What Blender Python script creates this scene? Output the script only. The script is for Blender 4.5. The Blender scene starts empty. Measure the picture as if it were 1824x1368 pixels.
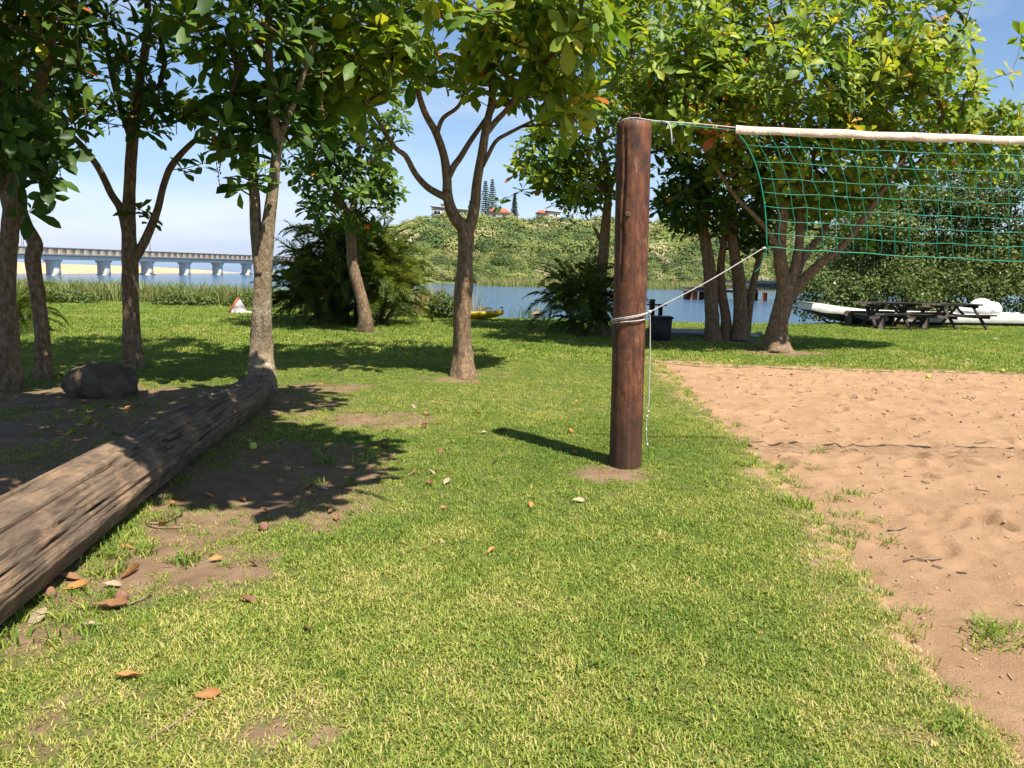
import bpy, math, random
import numpy as np
from mathutils import Matrix, Vector, Euler

# ------------------------------------------------------------------ camera
SC = bpy.context.scene
COL = SC.collection
F, H = 1370.0, 1.5                       # focal length in photo pixels (1824 wide), eye height in metres
PITCH, ROLL = math.radians(8.5), math.radians(1.2)
cam_data = bpy.data.cameras.new('camera')
cam = bpy.data.objects.new('camera', cam_data); COL.objects.link(cam)
cam_data.sensor_width = 36.0
cam_data.lens = F / 1824.0 * 36.0
cam_data.clip_start, cam_data.clip_end = 0.05, 20000.0
CM = Matrix.Rotation(math.pi / 2 - PITCH, 4, 'X') @ Matrix.Rotation(ROLL, 4, 'Z')
cam.matrix_world = Matrix.Translation((0, 0, H)) @ CM
SC.camera = cam

# ------------------------------------------------------------------ sky and sun
SUN_EL = math.radians(60)
SUN_H = Vector((0.61, -0.79, 0)).normalized()
sun_vec = SUN_H * math.cos(SUN_EL) + Vector((0, 0, math.sin(SUN_EL)))
world = bpy.data.worlds.new('World'); SC.world = world
world.use_nodes = True
wt = world.node_tree; wt.nodes.clear()
def wn(t, **k):
    n = wt.nodes.new(t)
    for a, b in k.items(): setattr(n, a, b)
    return n
sky = wn('ShaderNodeTexSky', sky_type='NISHITA')
sky.sun_disc = False
sky.sun_elevation = SUN_EL
sky.sun_rotation = math.atan2(SUN_H.x, SUN_H.y)
sky.air_density, sky.dust_density, sky.ozone_density = 1.0, 0.25, 4.0
wtc = wn('ShaderNodeTexCoord')
wmap = wn('ShaderNodeMapping'); wmap.inputs['Scale'].default_value = (1.0, 1.0, 3.2)
wt.links.new(wtc.outputs['Generated'], wmap.inputs['Vector'])
cn = wn('ShaderNodeTexNoise'); cn.inputs['Scale'].default_value = 2.6; cn.inputs['Detail'].default_value = 7; cn.inputs['Roughness'].default_value = 0.55
wt.links.new(wmap.outputs['Vector'], cn.inputs['Vector'])
cr = wn('ShaderNodeValToRGB'); cr.color_ramp.elements[0].position = 0.50; cr.color_ramp.elements[1].position = 0.80
wt.links.new(cn.outputs['Fac'], cr.inputs['Fac'])
cm_ = wn('ShaderNodeMath', operation='MULTIPLY'); cm_.inputs[1].default_value = 0.85
wt.links.new(cr.outputs['Color'], cm_.inputs[0])
wmix = wn('ShaderNodeMixRGB'); wmix.inputs['Color2'].default_value = (5.6, 6.0, 6.9, 1)
wt.links.new(cm_.outputs[0], wmix.inputs['Fac'])
wt.links.new(sky.outputs['Color'], wmix.inputs['Color1'])
sxyz = wn('ShaderNodeSeparateXYZ'); wt.links.new(wtc.outputs['Generated'], sxyz.inputs[0])
hz = wn('ShaderNodeMapRange'); hz.inputs['From Min'].default_value = 0.0; hz.inputs['From Max'].default_value = 0.18; hz.inputs['To Min'].default_value = 0.7; hz.inputs['To Max'].default_value = 0.0
wt.links.new(sxyz.outputs['Z'], hz.inputs['Value'])
whz = wn('ShaderNodeMixRGB'); whz.inputs['Color2'].default_value = (3.3, 4.15, 6.5, 1)
cn2 = wn('ShaderNodeTexNoise'); cn2.inputs['Scale'].default_value = 3.4; cn2.inputs['Detail'].default_value = 6
wm2 = wn('ShaderNodeMapping'); wm2.inputs['Scale'].default_value = (1, 1, 4.5); wm2.inputs['Location'].default_value = (0.35, 0.2, 0.1)
wt.links.new(wtc.outputs['Generated'], wm2.inputs['Vector']); wt.links.new(wm2.outputs[0], cn2.inputs['Vector'])
cr2 = wn('ShaderNodeValToRGB'); cr2.color_ramp.elements[0].position = 0.38; cr2.color_ramp.elements[0].color = (2.7, 3.6, 6.0, 1); cr2.color_ramp.elements[1].position = 0.66; cr2.color_ramp.elements[1].color = (5.3, 5.6, 6.7, 1)
wt.links.new(cn2.outputs['Fac'], cr2.inputs['Fac']); wt.links.new(cr2.outputs['Color'], whz.inputs['Color2'])
wt.links.new(hz.outputs[0], whz.inputs['Fac']); wt.links.new(wmix.outputs[0], whz.inputs['Color1'])
wbg = wn('ShaderNodeBackground'); wbg.inputs['Strength'].default_value = 0.078
wt.links.new(whz.outputs[0], wbg.inputs['Color'])
wo = wn('ShaderNodeOutputWorld'); wt.links.new(wbg.outputs[0], wo.inputs['Surface'])

sl = bpy.data.lights.new('sun', 'SUN'); sl.energy = 5.0; sl.angle = math.radians(0.5); sl.color = (1.0, 0.925, 0.80)
sun = bpy.data.objects.new('sun', sl); COL.objects.link(sun)
sun.rotation_euler = sun_vec.to_track_quat('Z', 'Y').to_euler()

SC.render.engine = 'CYCLES'
SC.view_settings.view_transform = 'Standard'; SC.view_settings.look = 'None'
SC.view_settings.gamma = 1.0; SC.view_settings.use_curve_mapping = False
SC.view_settings.exposure = 1.02
SC.cycles.use_denoising = True
SC.cycles.max_bounces = 8; SC.cycles.transparent_max_bounces = 4

# ------------------------------------------------------------------ helpers
RNG = np.random.default_rng(7)
random.seed(7)
CM3 = np.array(CM.to_3x3())
def ray(x, y): return CM3 @ np.array([(x - 912) / F, (684 - y) / F, -1.0])
def gp(x, y, z=0.0):                      # pixel to the point on the level z
    d = ray(x, y); return np.array([0, 0, H]) + d * ((z - H) / d[2])
def at(x, y, Y):                          # pixel to the point at forward distance Y
    d = ray(x, y); return np.array([0, 0, H]) + d * (Y / d[1])
def proj(P):
    c = (np.atleast_2d(P) - np.array([0, 0, H])) @ CM3
    w = np.where(c[:, 2] > -0.05, -0.05, c[:, 2])
    return 912 + F * c[:, 0] / -w, 684 - F * c[:, 1] / -w, -c[:, 2]

def _hash(ix, iy, iz, s):
    h = (ix * 374761393 + iy * 668265263 + iz * 2147483647 + s * 974634541) & 0xFFFFFFFF
    h = ((h ^ (h >> 13)) * 1274126177) & 0xFFFFFFFF
    h = ((h ^ (h >> 16)) * 2246822519) & 0xFFFFFFFF
    return ((h ^ (h >> 15)) & 0xFFFFFF) / float(0xFFFFFF)
def vnoise(P, s=0):                       # value noise 0..1
    P = np.asarray(P, float)
    i = np.floor(P).astype(np.int64); f = P - i; f = f * f * (3 - 2 * f)
    r = 0
    for a in (0, 1):
        for b in (0, 1):
            for c in (0, 1):
                w = (f[..., 0] if a else 1 - f[..., 0]) * (f[..., 1] if b else 1 - f[..., 1]) * (f[..., 2] if c else 1 - f[..., 2])
                r = r + w * _hash(i[..., 0] + a, i[..., 1] + b, i[..., 2] + c, s)
    return r
def fbm(P, s=0, o=4):
    P = np.asarray(P, float); r = 0; a = 0.5; t = 0
    for k in range(o):
        r = r + a * vnoise(P, s + k * 17); t += a; a *= 0.5; P = P * 2.03 + 11.3
    return r / t
def n2(x, y, sc, s=0, o=3):
    x, y = np.broadcast_arrays(np.asarray(x, float), np.asarray(y, float))
    return fbm(np.stack([x * sc, y * sc, np.full(x.shape, 3.7 + s)], -1), s, o)
def sstep(a, b, x):
    t = np.clip((np.asarray(x, float) - a) / (b - a), 0, 1); return t * t * (3 - 2 * t)
def nrm(v):
    v = np.asarray(v, float); return v / (np.linalg.norm(v, axis=-1, keepdims=True) + 1e-12)

def npmesh(name, V, Fs, mat=None, smooth=False, attrs=None):
    me = bpy.data.meshes.new(name)
    V = np.asarray(V, np.float32)
    Fs = [np.asarray(f, np.int32) for f in (Fs if isinstance(Fs, list) else [Fs]) if len(f)]
    me.vertices.add(len(V)); me.vertices.foreach_set('co', V.ravel())
    loops = np.concatenate([f.ravel() for f in Fs])
    tot = np.concatenate([np.full(len(f), f.shape[1], np.int32) for f in Fs])
    st = np.concatenate([[0], np.cumsum(tot)[:-1]]).astype(np.int32)
    me.loops.add(len(loops)); me.loops.foreach_set('vertex_index', loops)
    me.polygons.add(len(tot)); me.polygons.foreach_set('loop_start', st); me.polygons.foreach_set('loop_total', tot)
    if smooth: me.polygons.foreach_set('use_smooth', np.ones(len(tot), bool))
    for k, a in (attrs or {}).items():
        at_ = me.attributes.new(k, 'FLOAT', 'POINT'); at_.data.foreach_set('value', np.asarray(a, np.float32))
    me.update(calc_edges=True); me.validate()
    if mat: me.materials.append(mat)
    return me
def link(name, me, parent=None, loc=(0, 0, 0), rot=None):
    o = bpy.data.objects.new(name, me); COL.objects.link(o)
    o.location = loc
    if rot is not None: o.rotation_euler = rot
    if parent is not None: o.parent = parent
    return o
def tag(o, label=None, cat=None, group=None, kind=None):
    if label: o['label'] = label
    if cat: o['category'] = cat
    if group: o['group'] = group
    if kind: o['kind'] = kind
    return o
def thing(name, label, cat, loc=(0, 0, 0), rz=0, group=None):
    o = bpy.data.objects.new(name, None); COL.objects.link(o)
    o.empty_display_size = 0.1
    o.location = loc; o.rotation_euler = (0, 0, rz)
    return tag(o, label, cat, group)

class MB:                                 # collects shapes for ONE part
    def __init__(s): s.V = []; s.Q = []; s.T = []; s.n = 0; s.A = []
    def add(s, V, Q=(), T=(), a=0.0):
        V = np.asarray(V, float).reshape(-1, 3)
        if len(Q): s.Q.append(np.asarray(Q) + s.n)
        if len(T): s.T.append(np.asarray(T) + s.n)
        s.V.append(V); s.n += len(V); s.A.append(np.full(len(V), a) if np.isscalar(a) else np.asarray(a))
        return s
    def box(s, c, d, R=None, bev=0.0):    # centre, full sizes; R = 3x3; chamfered when bev > 0
        c = np.asarray(c, float); h = np.asarray(d, float) / 2
        if bev <= 0:
            V = np.array([[x, y, z] for x in (-1, 1) for y in (-1, 1) for z in (-1, 1)]) * h
            Q = [[0, 1, 3, 2], [4, 6, 7, 5], [0, 4, 5, 1], [2, 3, 7, 6], [0, 2, 6, 4], [1, 5, 7, 3]]
        else:
            b = min(bev, h.min() * 0.9)
            V = []
            for x in (-1, 1):
                for y in (-1, 1):
                    for z in (-1, 1):
                        sg = np.array([x, y, z])
                        for k in range(3):
                            v = sg * (h - b); v = v.astype(float); v[k] = sg[k] * h[k]; V.append(v)
            V = np.array(V)
            ix = lambda x, y, z, k: (((x > 0) * 2 + (y > 0)) * 2 + (z > 0)) * 3 + k
            Q = []
            for sg in (-1, 1):
                f = [ix(sg, -1, -1, 0), ix(sg, 1, -1, 0), ix(sg, 1, 1, 0), ix(sg, -1, 1, 0)]; Q.append(f if sg > 0 else f[::-1])
                f = [ix(-1, sg, -1, 1), ix(-1, sg, 1, 1), ix(1, sg, 1, 1), ix(1, sg, -1, 1)]; Q.append(f if sg > 0 else f[::-1])
                f = [ix(-1, -1, sg, 2), ix(1, -1, sg, 2), ix(1, 1, sg, 2), ix(-1, 1, sg, 2)]; Q.append(f if sg > 0 else f[::-1])
            for a in (-1, 1):
                for b2 in (-1, 1):
                    for (k, l, m) in ((0, 1, 2), (1, 2, 0), (0, 2, 1)):
                        def p(t, kk):
                            q = [0, 0, 0]; q[k] = a; q[l] = b2; q[m] = t; return ix(*q, kk)
                        Q.append([p(-1, k), p(-1, l), p(1, l), p(1, k)])
            T = []
            for x in (-1, 1):
                for y in (-1, 1):
                    for z in (-1, 1): T.append([ix(x, y, z, 0), ix(x, y, z, 1), ix(x, y, z, 2)])
            V = V if R is None else V @ np.asarray(R).T
            return s.add(V + c, Q, T)
        V = V if R is None else V @ np.asarray(R).T
        return s.add(V + c, Q)
    def tube(s, P, r, n=6, cap=True, a=0.0):
        V, Q, T = tube(P, r, n, cap); return s.add(V, Q, T, a)
    def bar(s, p, q, w, h, up=(0, 0, 1), bev=0.0):     # beam from p to q
        p = np.asarray(p, float); q = np.asarray(q, float); x = nrm(q - p)
        y = nrm(np.cross(up, x)); z = np.cross(x, y)
        return s.box((p + q) / 2, (np.linalg.norm(q - p), w, h), np.stack([x, y, z], 1), bev)
    def mesh(s, name, mat, smooth=False, attr=None):
        Fs = []
        if s.Q: Fs.append(np.concatenate(s.Q))
        if s.T: Fs.append(np.concatenate(s.T))
        return npmesh(name, np.concatenate(s.V), Fs, mat, smooth, {attr: np.concatenate(s.A)} if attr else None)
    def build(s, name, mat, parent=None, smooth=False, loc=(0, 0, 0), attr=None):
        return link(name, s.mesh(name, mat, smooth, attr), parent, loc)

def tube(P, r, n=6, cap=True):
    P = np.asarray(P, float); m = len(P)
    r = np.broadcast_to(np.asarray(r, float), (m,)) if np.ndim(r) < 2 else r
    t = nrm(np.gradient(P, axis=0))
    u = np.zeros((m, 3)); a = np.array([1.0, 0, 0]) if abs(t[0][0]) < 0.8 else np.array([0, 1.0, 0])
    u[0] = nrm(a - t[0] * (a @ t[0]))
    for i in range(1, m):
        v = u[i - 1] - t[i] * (u[i - 1] @ t[i]); u[i] = v / (np.linalg.norm(v) + 1e-9)
    w = np.cross(t, u)
    ph = np.arange(n) * 2 * math.pi / n
    ring = u[:, None, :] * np.cos(ph)[None, :, None] + w[:, None, :] * np.sin(ph)[None, :, None]
    rr = r[:, None, None] if np.ndim(r) == 1 else r[:, :, None]
    V = (P[:, None, :] + ring * rr).reshape(-1, 3)
    i = np.arange(m - 1)[:, None] * n; j = np.arange(n)[None, :]; k = (j + 1) % n
    Q = np.stack([i + j, i + k, i + n + k, i + n + j], -1).reshape(-1, 4)
    T = []
    if cap:
        V = np.vstack([V, P[0], P[-1]]); c0, c1 = m * n, m * n + 1; j = np.arange(n); k = (j + 1) % n
        T = np.vstack([np.stack([np.full(n, c0), k, j], 1), np.stack([np.full(n, c1), (m - 1) * n + j, (m - 1) * n + k], 1)])
    return V, Q, T
def spline(P, step=0.05):                 # Catmull-Rom through rows of P (any width), resampled
    P = np.asarray(P, float)
    E_ = np.vstack([2 * P[0] - P[1], P, 2 * P[-1] - P[-2]]); out = []
    for i in range(len(P) - 1):
        p0, p1, p2, p3 = E_[i:i + 4]
        m = max(2, int(np.linalg.norm((p2 - p1)[:3]) / step))
        t = (np.arange(m) / m)[:, None]
        out.append(0.5 * (2 * p1 + (p2 - p0) * t + (2 * p0 - 5 * p1 + 4 * p2 - p3) * t ** 2 + (3 * p1 - p0 - 3 * p2 + p3) * t ** 3))
    return np.vstack(out + [P[-1:]])

# ------------------------------------------------------------------ materials
class NT:
    def __init__(s, name):
        s.m = bpy.data.materials.new(name); s.m.use_nodes = True; s.t = s.m.node_tree
        s.b = s.t.nodes['Principled BSDF']; s.o = s.t.nodes['Material Output']
        s.tc = None
    def n(s, ty, ins=None, **k):
        n = s.t.nodes.new(ty)
        for a, b in k.items(): setattr(n, a, b)
        for a, b in (ins or {}).items(): s.put(n.inputs[a], b)
        return n
    def put(s, sock, v):
        if hasattr(v, 'is_linked') or isinstance(v, bpy.types.NodeSocket): s.t.links.new(v, sock)
        elif isinstance(v, (tuple, list)) and len(v) == 3 and sock.type == 'RGBA': sock.default_value = (*v, 1)
        else: sock.default_value = v
    def co(s, scale=(1, 1, 1), kind='Object'):
        tc = s.n('ShaderNodeTexCoord'); mp = s.n('ShaderNodeMapping', {'Vector': tc.outputs[kind], 'Scale': scale}); return mp.outputs[0]
    def pos(s, scale=(1, 1, 1)):
        g = s.n('ShaderNodeNewGeometry'); mp = s.n('ShaderNodeMapping', {'Vector': g.outputs['Position'], 'Scale': scale}); return mp.outputs[0]
    def noise(s, vec, sc, det=5, rough=0.55, dist=0.0):
        return s.n('ShaderNodeTexNoise', {'Vector': vec, 'Scale': sc, 'Detail': det, 'Roughness': rough, 'Distortion': dist}).outputs['Fac']
    def ramp(s, fac, stops):
        r = s.n('ShaderNodeValToRGB', {'Fac': fac}); e = r.color_ramp.elements
        while len(e) < len(stops): e.new(0.5)
        for el, (p, c) in zip(e, stops): el.position = p; el.color = (*c, 1) if len(c) == 3 else c
        return r.outputs['Color']
    def mix(s, f, a, b, mode='MIX'):
        return s.n('ShaderNodeMixRGB', {'Fac': f, 'Color1': a, 'Color2': b}, blend_type=mode).outputs[0]
    def math(s, op, a, b=0.0, clamp=False):
        n = s.n('ShaderNodeMath', operation=op, use_clamp=clamp); s.put(n.inputs[0], a); s.put(n.inputs[1], b); return n.outputs[0]
    def attr(s, name, ty='GEOMETRY'):
        return s.n('ShaderNodeAttribute', attribute_name=name, attribute_type=ty).outputs['Fac']
    def bump(s, h, st=0.5, d=0.01):
        b = s.n('ShaderNodeBump', {'Height': h, 'Strength': st, 'Distance': d}); s.put(s.b.inputs['Normal'], b.outputs[0]); return b
    def set(s, **k):
        for a, v in k.items(): s.put(s.b.inputs[a.replace('_', ' ')], v)
        return s
    def translucent(s, col, f):
        tr = s.n('ShaderNodeBsdfTranslucent', {'Color': col}); mx = s.n('ShaderNodeMixShader', {'Fac': f})
        s.t.links.new(s.b.outputs[0], mx.inputs[1]); s.t.links.new(tr.outputs[0], mx.inputs[2]); s.t.links.new(mx.outputs[0], s.o.inputs['Surface'])
g3 = lambda v: (v, v, v)

def mat_plain(name, c1, c2, sc=8, rough=0.7, bump=0.3, d=0.005, spec=0.3, metal=0.0, stretch=(1, 1, 1)):
    m = NT(name); v = m.co(stretch); f = m.noise(v, sc, 6, 0.6)
    m.set(Base_Color=m.ramp(f, [(0.3, c1), (0.7, c2)]), Roughness=rough, Metallic=metal); m.b.inputs['Specular IOR Level'].default_value = spec
    if bump: m.bump(m.noise(v, sc * 3, 5), bump, d)
    return m.m

# leaves: tint 0 deep green .. 0.7 yellow green .. 1 yellow .. above 1 dead orange
def mat_leaf(name, ramp, tr=0.42, rough=0.48, trc=None, random_obj=False):
    m = NT(name)
    t = m.attr('tint')
    c = m.ramp(m.math('MULTIPLY', t, 0.7), ramp)
    nz = m.noise(m.pos(), 9, 3)
    c = m.mix(0.35, c, m.mix(1.0, c, m.ramp(nz, [(0.3, g3(0.55)), (0.7, g3(1.35))]), 'MULTIPLY'))
    m.set(Base_Color=c, Roughness=rough); m.b.inputs['Specular IOR Level'].default_value = 0.32
    m.translucent(m.mix(1.0, c, trc or (1.6, 1.5, 0.55), 'MULTIPLY'), tr)
    return m.m
LEAF_RAMP = [(0.0, (0.030, 0.070, 0.016)), (0.3, (0.095, 0.185, 0.028)), (0.52, (0.24, 0.33, 0.040)), (0.68, (0.44, 0.44, 0.05)), (0.85, (0.45, 0.12, 0.03)), (1.0, (0.30, 0.07, 0.03))]
M_LEAF = mat_leaf('tree_leaf', LEAF_RAMP)
M_PALM = mat_leaf('palm_leaf', [(0.0, (0.030, 0.060, 0.016)), (0.3, (0.085, 0.140, 0.026)), (0.55, (0.24, 0.27, 0.05)), (1.0, (0.46, 0.28, 0.09))], 0.33, 0.42)
M_BUSH = mat_leaf('bush_leaf', [(0.0, (0.028, 0.058, 0.016)), (0.4, (0.07, 0.115, 0.028)), (0.65, (0.16, 0.19, 0.05)), (0.9, (0.38, 0.38, 0.17)), (1.0, (0.5, 0.48, 0.28))], 0.25, 0.65)
M_REED = mat_leaf('reed_blade', [(0.0, (0.06, 0.115, 0.03)), (0.4, (0.13, 0.19, 0.05)), (0.65, (0.28, 0.30, 0.11)), (1.0, (0.36, 0.24, 0.12))], 0.3, 0.55)

def mat_bark(name, dark, mid, light, lichen=0.35, lc=(0.42, 0.40, 0.33)):
    m = NT(name); v = m.pos((1, 1, 0.45)); v2 = m.pos()
    a = m.noise(v, 26, 8, 0.65, 0.3); b = m.noise(v2, 5, 5, 0.6)
    c = m.ramp(a, [(0.28, dark), (0.5, mid), (0.75, light)])
    l = m.ramp(m.noise(v2, 14, 7, 0.7), [(0.5, g3(0)), (0.62, g3(1))])
    l2 = m.ramp(b, [(0.42, g3(0)), (0.65, g3(lichen))])
    c = m.mix(m.mix(1.0, l, l2, 'MULTIPLY'), c, lc)
    m.set(Base_Color=c, Roughness=0.9); m.b.inputs['Specular IOR Level'].default_value = 0.15
    h = m.mix(0.5, a, m.noise(v, 70, 4)); m.bump(h, 0.95, 0.035)
    return m.m
M_BARK = mat_bark('bark_brown', (0.055, 0.034, 0.020), (0.19, 0.125, 0.076), (0.37, 0.26, 0.165))
M_BARK_P = mat_bark('bark_pale', (0.07, 0.05, 0.03), (0.22, 0.165, 0.105), (0.36, 0.29, 0.19), 0.7, (0.5, 0.47, 0.38))
M_TWIG = mat_bark('bark_twig', (0.05, 0.034, 0.02), (0.13, 0.095, 0.06), (0.22, 0.17, 0.11), 0.2)

# ------------------------------------------------------------------ the lie of the land
WATER = -1.3
SHX = np.array([-400, -40, -20, -13, -9, -5, -2, 0, 3, 6, 9, 12, 16, 25, 60, 400.])
SHY = np.array([60, 33, 31, 29.5, 28, 25.5, 24.2, 23.8, 23.4, 23.2, 23.8, 25.5, 28, 31, 36, 70.])
shore = lambda x: np.interp(x, SHX, SHY)
E_px = [(1165, 640), (1215, 690), (1290, 755), (1370, 835), (1430, 905), (1500, 972), (1560, 1040), (1640, 1140), (1740, 1262), (1824, 1355)]
EP = np.array([gp(*p) for p in E_px])[::-1]
FP = np.array([gp(*p) for p in [(1165, 640), (1300, 649), (1500, 656), (1824, 663)]])
SAND_XL = lambda y: np.interp(y, EP[:, 1], EP[:, 0])
SAND_YF = lambda x: np.interp(x, np.r_[FP[:, 0], 12.0], np.r_[FP[:, 1], FP[-1, 1] - 0.1])
def sand_d(x, y):                         # signed metres inside the court edge
    w = (n2(x, y, 1.3, 5) - 0.5) * 0.22 + (n2(x, y, 6, 6) - 0.5) * 0.16
    return np.minimum(np.minimum(x - SAND_XL(y), SAND_YF(x) - y), np.minimum(12.2 - x, y + 3.0)) + w
def gz(x, y):
    x, y = np.broadcast_arrays(np.asarray(x, float), np.asarray(y, float))
    z = (n2(x, y, 0.35, 1) - 0.5) * 0.07 + (n2(x, y, 2.2, 2) - 0.5) * 0.02
    z = z - 0.12 * sstep(-0.10, 0.32, sand_d(x, y))
    s = y - shore(x)
    z = z - 2.7 * sstep(-0.2, 4.0, s)
    return z
def ground_pt(px, py):
    p = gp(px, py)
    for _ in range(3): p = gp(px, py, float(gz(p[0], p[1])))
    return p
# bare soil patches: (pixel x, pixel y, half sizes in metres, strength)
BARE = [(800, 676, .6, .3, .75), (690, 748, .55, .5, .85), (560, 690, .7, .5, .7), (480, 850, .75, 1.2, .95), (260, 1000, .6, .5, .85), (330, 930, .5, .6, .8),
        (560, 900, .45, .5, .65), (60, 1130, .4, .3, .5), (1095, 842, .28, .22, .95), (190, 760, 1.5, 1.0, .85), (300, 700, 1.2, .8, .7), (80, 720, 1.3, 1.0, .85), (60, 830, 1.2, .9, .85),
        (450, 720, .8, .9, .8), (650, 592, .8, .5, .6), (1300, 608, 1.3, .7, .9), (1385, 628, .9, .6, .9), (1075, 595, .7, .5, .7), (620, 580, 2.2, .6, .5), (880, 665, .5, .3, .5),
        (1240, 735, .25, .3, .5), (530, 1300, .25, .15, .6), (1620, 1300, .2, .12, .6), (100, 1290, .4, .3, .4), (1500, 1090, .15, .3, .4)]
BARE_W = [(gp(a, b), c, d, s) for a, b, c, d, s in BARE]
def bare(x, y):
    x, y = np.broadcast_arrays(np.asarray(x, float), np.asarray(y, float))
    r = np.zeros(x.shape)
    for p, a, b, s in BARE_W:
        d = ((x - p[0]) / a) ** 2 + ((y - p[1]) / b) ** 2
        r = np.maximum(r, s * np.exp(-0.75 * d))
    nz = n2(x, y, 1.6, 9, 4); nf = n2(x, y, 9, 10, 2)
    r = r + ((nz - 0.5) * 0.9 + (nf - 0.5) * 0.7) * sstep(0.05, 0.35, r)
    r = np.maximum(r, sstep(0.66, 0.82, 0.6 * nz + 0.4 * nf) * 0.7 * sstep(9, 5, y))
    r = np.maximum(r, (0.74 + 0.9 * (nz - 0.5)) * sstep(-2.6, -3.2, x) * sstep(3.5, 4.5, y) * sstep(10.3, 8.6, y) * sstep(-8.5, -7, x))
    e = sand_d(x, y)
    r = np.maximum(r, sstep(-0.7, 0.02, e) * (0.35 + 0.9 * (nz - 0.35)))
    r = np.maximum(r, sstep(-0.12, 0.08, e))
    return np.clip(r, 0, 1)

# ground sheet -------------------------------------------------------
def axis(lo, hi, step, far_lo, far_hi):
    c = list(np.arange(lo, hi + 1e-6, step)); s = step
    while c[-1] < far_hi: s *= 1.35; c.append(min(far_hi, c[-1] + s))
    s = step
    while c[0] > far_lo: s *= 1.35; c.insert(0, max(far_lo, c[0] - s))
    return np.array(c)
def grid_mesh(name, xs, ys, zf, mat, attrs=None, smooth=True):
    X, Y = np.meshgrid(xs, ys); Z = zf(X, Y)
    nx, ny = len(xs), len(ys)
    i = np.arange(ny - 1)[:, None] * nx + np.arange(nx - 1)[None, :]
    Q = np.stack([i, i + 1, i + nx + 1, i + nx], -1).reshape(-1, 4)
    A = {k: f(X, Y).ravel() for k, f in (attrs or {}).items()}
    return npmesh(name, np.stack([X, Y, Z], -1).reshape(-1, 3), Q, mat, smooth, A)

m = NT('lawn_soil'); v = m.pos()
soil = m.ramp(m.noise(v, 5, 8, 0.7), [(0.25, (0.115, 0.072, 0.043)), (0.55, (0.20, 0.132, 0.085)), (0.8, (0.30, 0.215, 0.145))])
soil = m.mix(m.ramp(m.noise(v, 120, 3, 0.7), [(0.62, g3(0)), (0.72, g3(0.55))]), soil, (0.36, 0.28, 0.18))
turf = m.ramp(m.noise(v, 60, 5, 0.7), [(0.25, (0.035, 0.060, 0.012)), (0.5, (0.085, 0.125, 0.025)), (0.68, (0.17, 0.18, 0.055)), (0.85, (0.30, 0.25, 0.11))])
turf = m.mix(0.35, turf, m.ramp(m.noise(v, 130, 3), [(0.35, (0.03, 0.035, 0.012)), (0.7, (0.22, 0.18, 0.085))]))
bf = m.math('ADD', m.attr('bare'), m.math('MULTIPLY', m.math('SUBTRACT', m.noise(v, 16, 5, 0.7), 0.5), 0.9))
bf = m.ramp(bf, [(0.35, g3(0)), (0.6, g3(1))])
soil = m.mix(m.attr('sandy'), soil, m.ramp(m.noise(v, 9, 6, 0.7), [(0.3, (0.28, 0.174, 0.10)), (0.7, (0.39, 0.26, 0.162))]))
m.set(Base_Color=m.mix(bf, turf, soil), Roughness=0.95); m.b.inputs['Specular IOR Level'].default_value = 0.1
m.bump(m.noise(v, 45, 6, 0.7), 0.6, 0.02)
M_SOIL = m.m
ground = link('ground', grid_mesh('ground', axis(-11, 5, 0.09, -420, 420), axis(1.2, 27, 0.1, -320, 130), gz, M_SOIL, {'bare': bare, 'sandy': lambda x, y: sstep(-0.75, -0.05, sand_d(x, y))}))
tag(ground, 'grassy lawn with bare brown soil patches sloping into the lagoon', kind='structure')

# sand court ---------------------------------------------------------
def sand_z(X, Y):
    z = -0.03 + (n2(X, Y, 0.6, 20) - 0.5) * 0.03 + (n2(X, Y, 2.4, 21) - 0.5) * 0.03 + (n2(X, Y, 8, 22, 3) - 0.5) * 0.038 + (n2(X, Y, 15, 25, 2) - 0.5) * 0.022 * sstep(.35, .6, n2(X, Y, 1.1, 26))
    r = np.abs(n2(X, Y * 1.6, 3.6, 23) - 0.5); z = z + 0.02 * np.exp(-(r / 0.03) ** 2) * n2(X, Y, 1.1, 24)
    rg = np.random.default_rng(3)
    for _ in range(300):                  # footprints
        cx, cy = rg.uniform(2.2, 9), rg.uniform(1.5, 12.3); a = rg.uniform(0, 3.14); ca, sa = math.cos(a), math.sin(a); k = rg.uniform(0.7, 1.2)
        msk = (np.abs(X - cx) < 0.35) & (np.abs(Y - cy) < 0.35)
        x, y = X[msk] - cx, Y[msk] - cy; u = (x * ca + y * sa) / (0.15 * k); w = (-x * sa + y * ca) / (0.07 * k); q = u * u + w * w
        z[msk] += (-0.036 * np.exp(-q ** 3) + 0.017 * np.exp(-((np.sqrt(q) - 1.45) / 0.35) ** 2)) * rg.uniform(0.5, 1.1)
    e = sand_d(X, Y)
    return z - 0.10 * sstep(0.05, -0.16, e)
m = NT('court_sand'); v = m.pos()
c = m.ramp(m.noise(v, 2.2, 6, 0.6), [(0.3, (0.325, 0.208, 0.120)), (0.7, (0.44, 0.292, 0.178))])
c = m.mix(m.ramp(m.noise(v, 190, 3, 0.8), [(0.3, g3(0.5)), (0.7, g3(0.0))]), c, (0.30, 0.16, 0.08))
c = m.mix(m.ramp(m.noise(v, 70, 3, 0.8), [(0.68, g3(0)), (0.76, g3(0.8))]), c, (0.52, 0.38, 0.25))
c = m.mix(m.ramp(m.noise(v, 33, 3, 0.8), [(0.66, g3(0)), (0.72, g3(0.8))]), c, (0.13, 0.075, 0.04))
m.set(Base_Color=c, Roughness=0.95); m.b.inputs['Specular IOR Level'].default_value = 0.1
m.bump(m.mix(0.35, m.noise(v, 24, 9, 0.75), m.noise(v, 90, 4, 0.8)), 1.0, 0.03)
M_SAND = m.m
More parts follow.
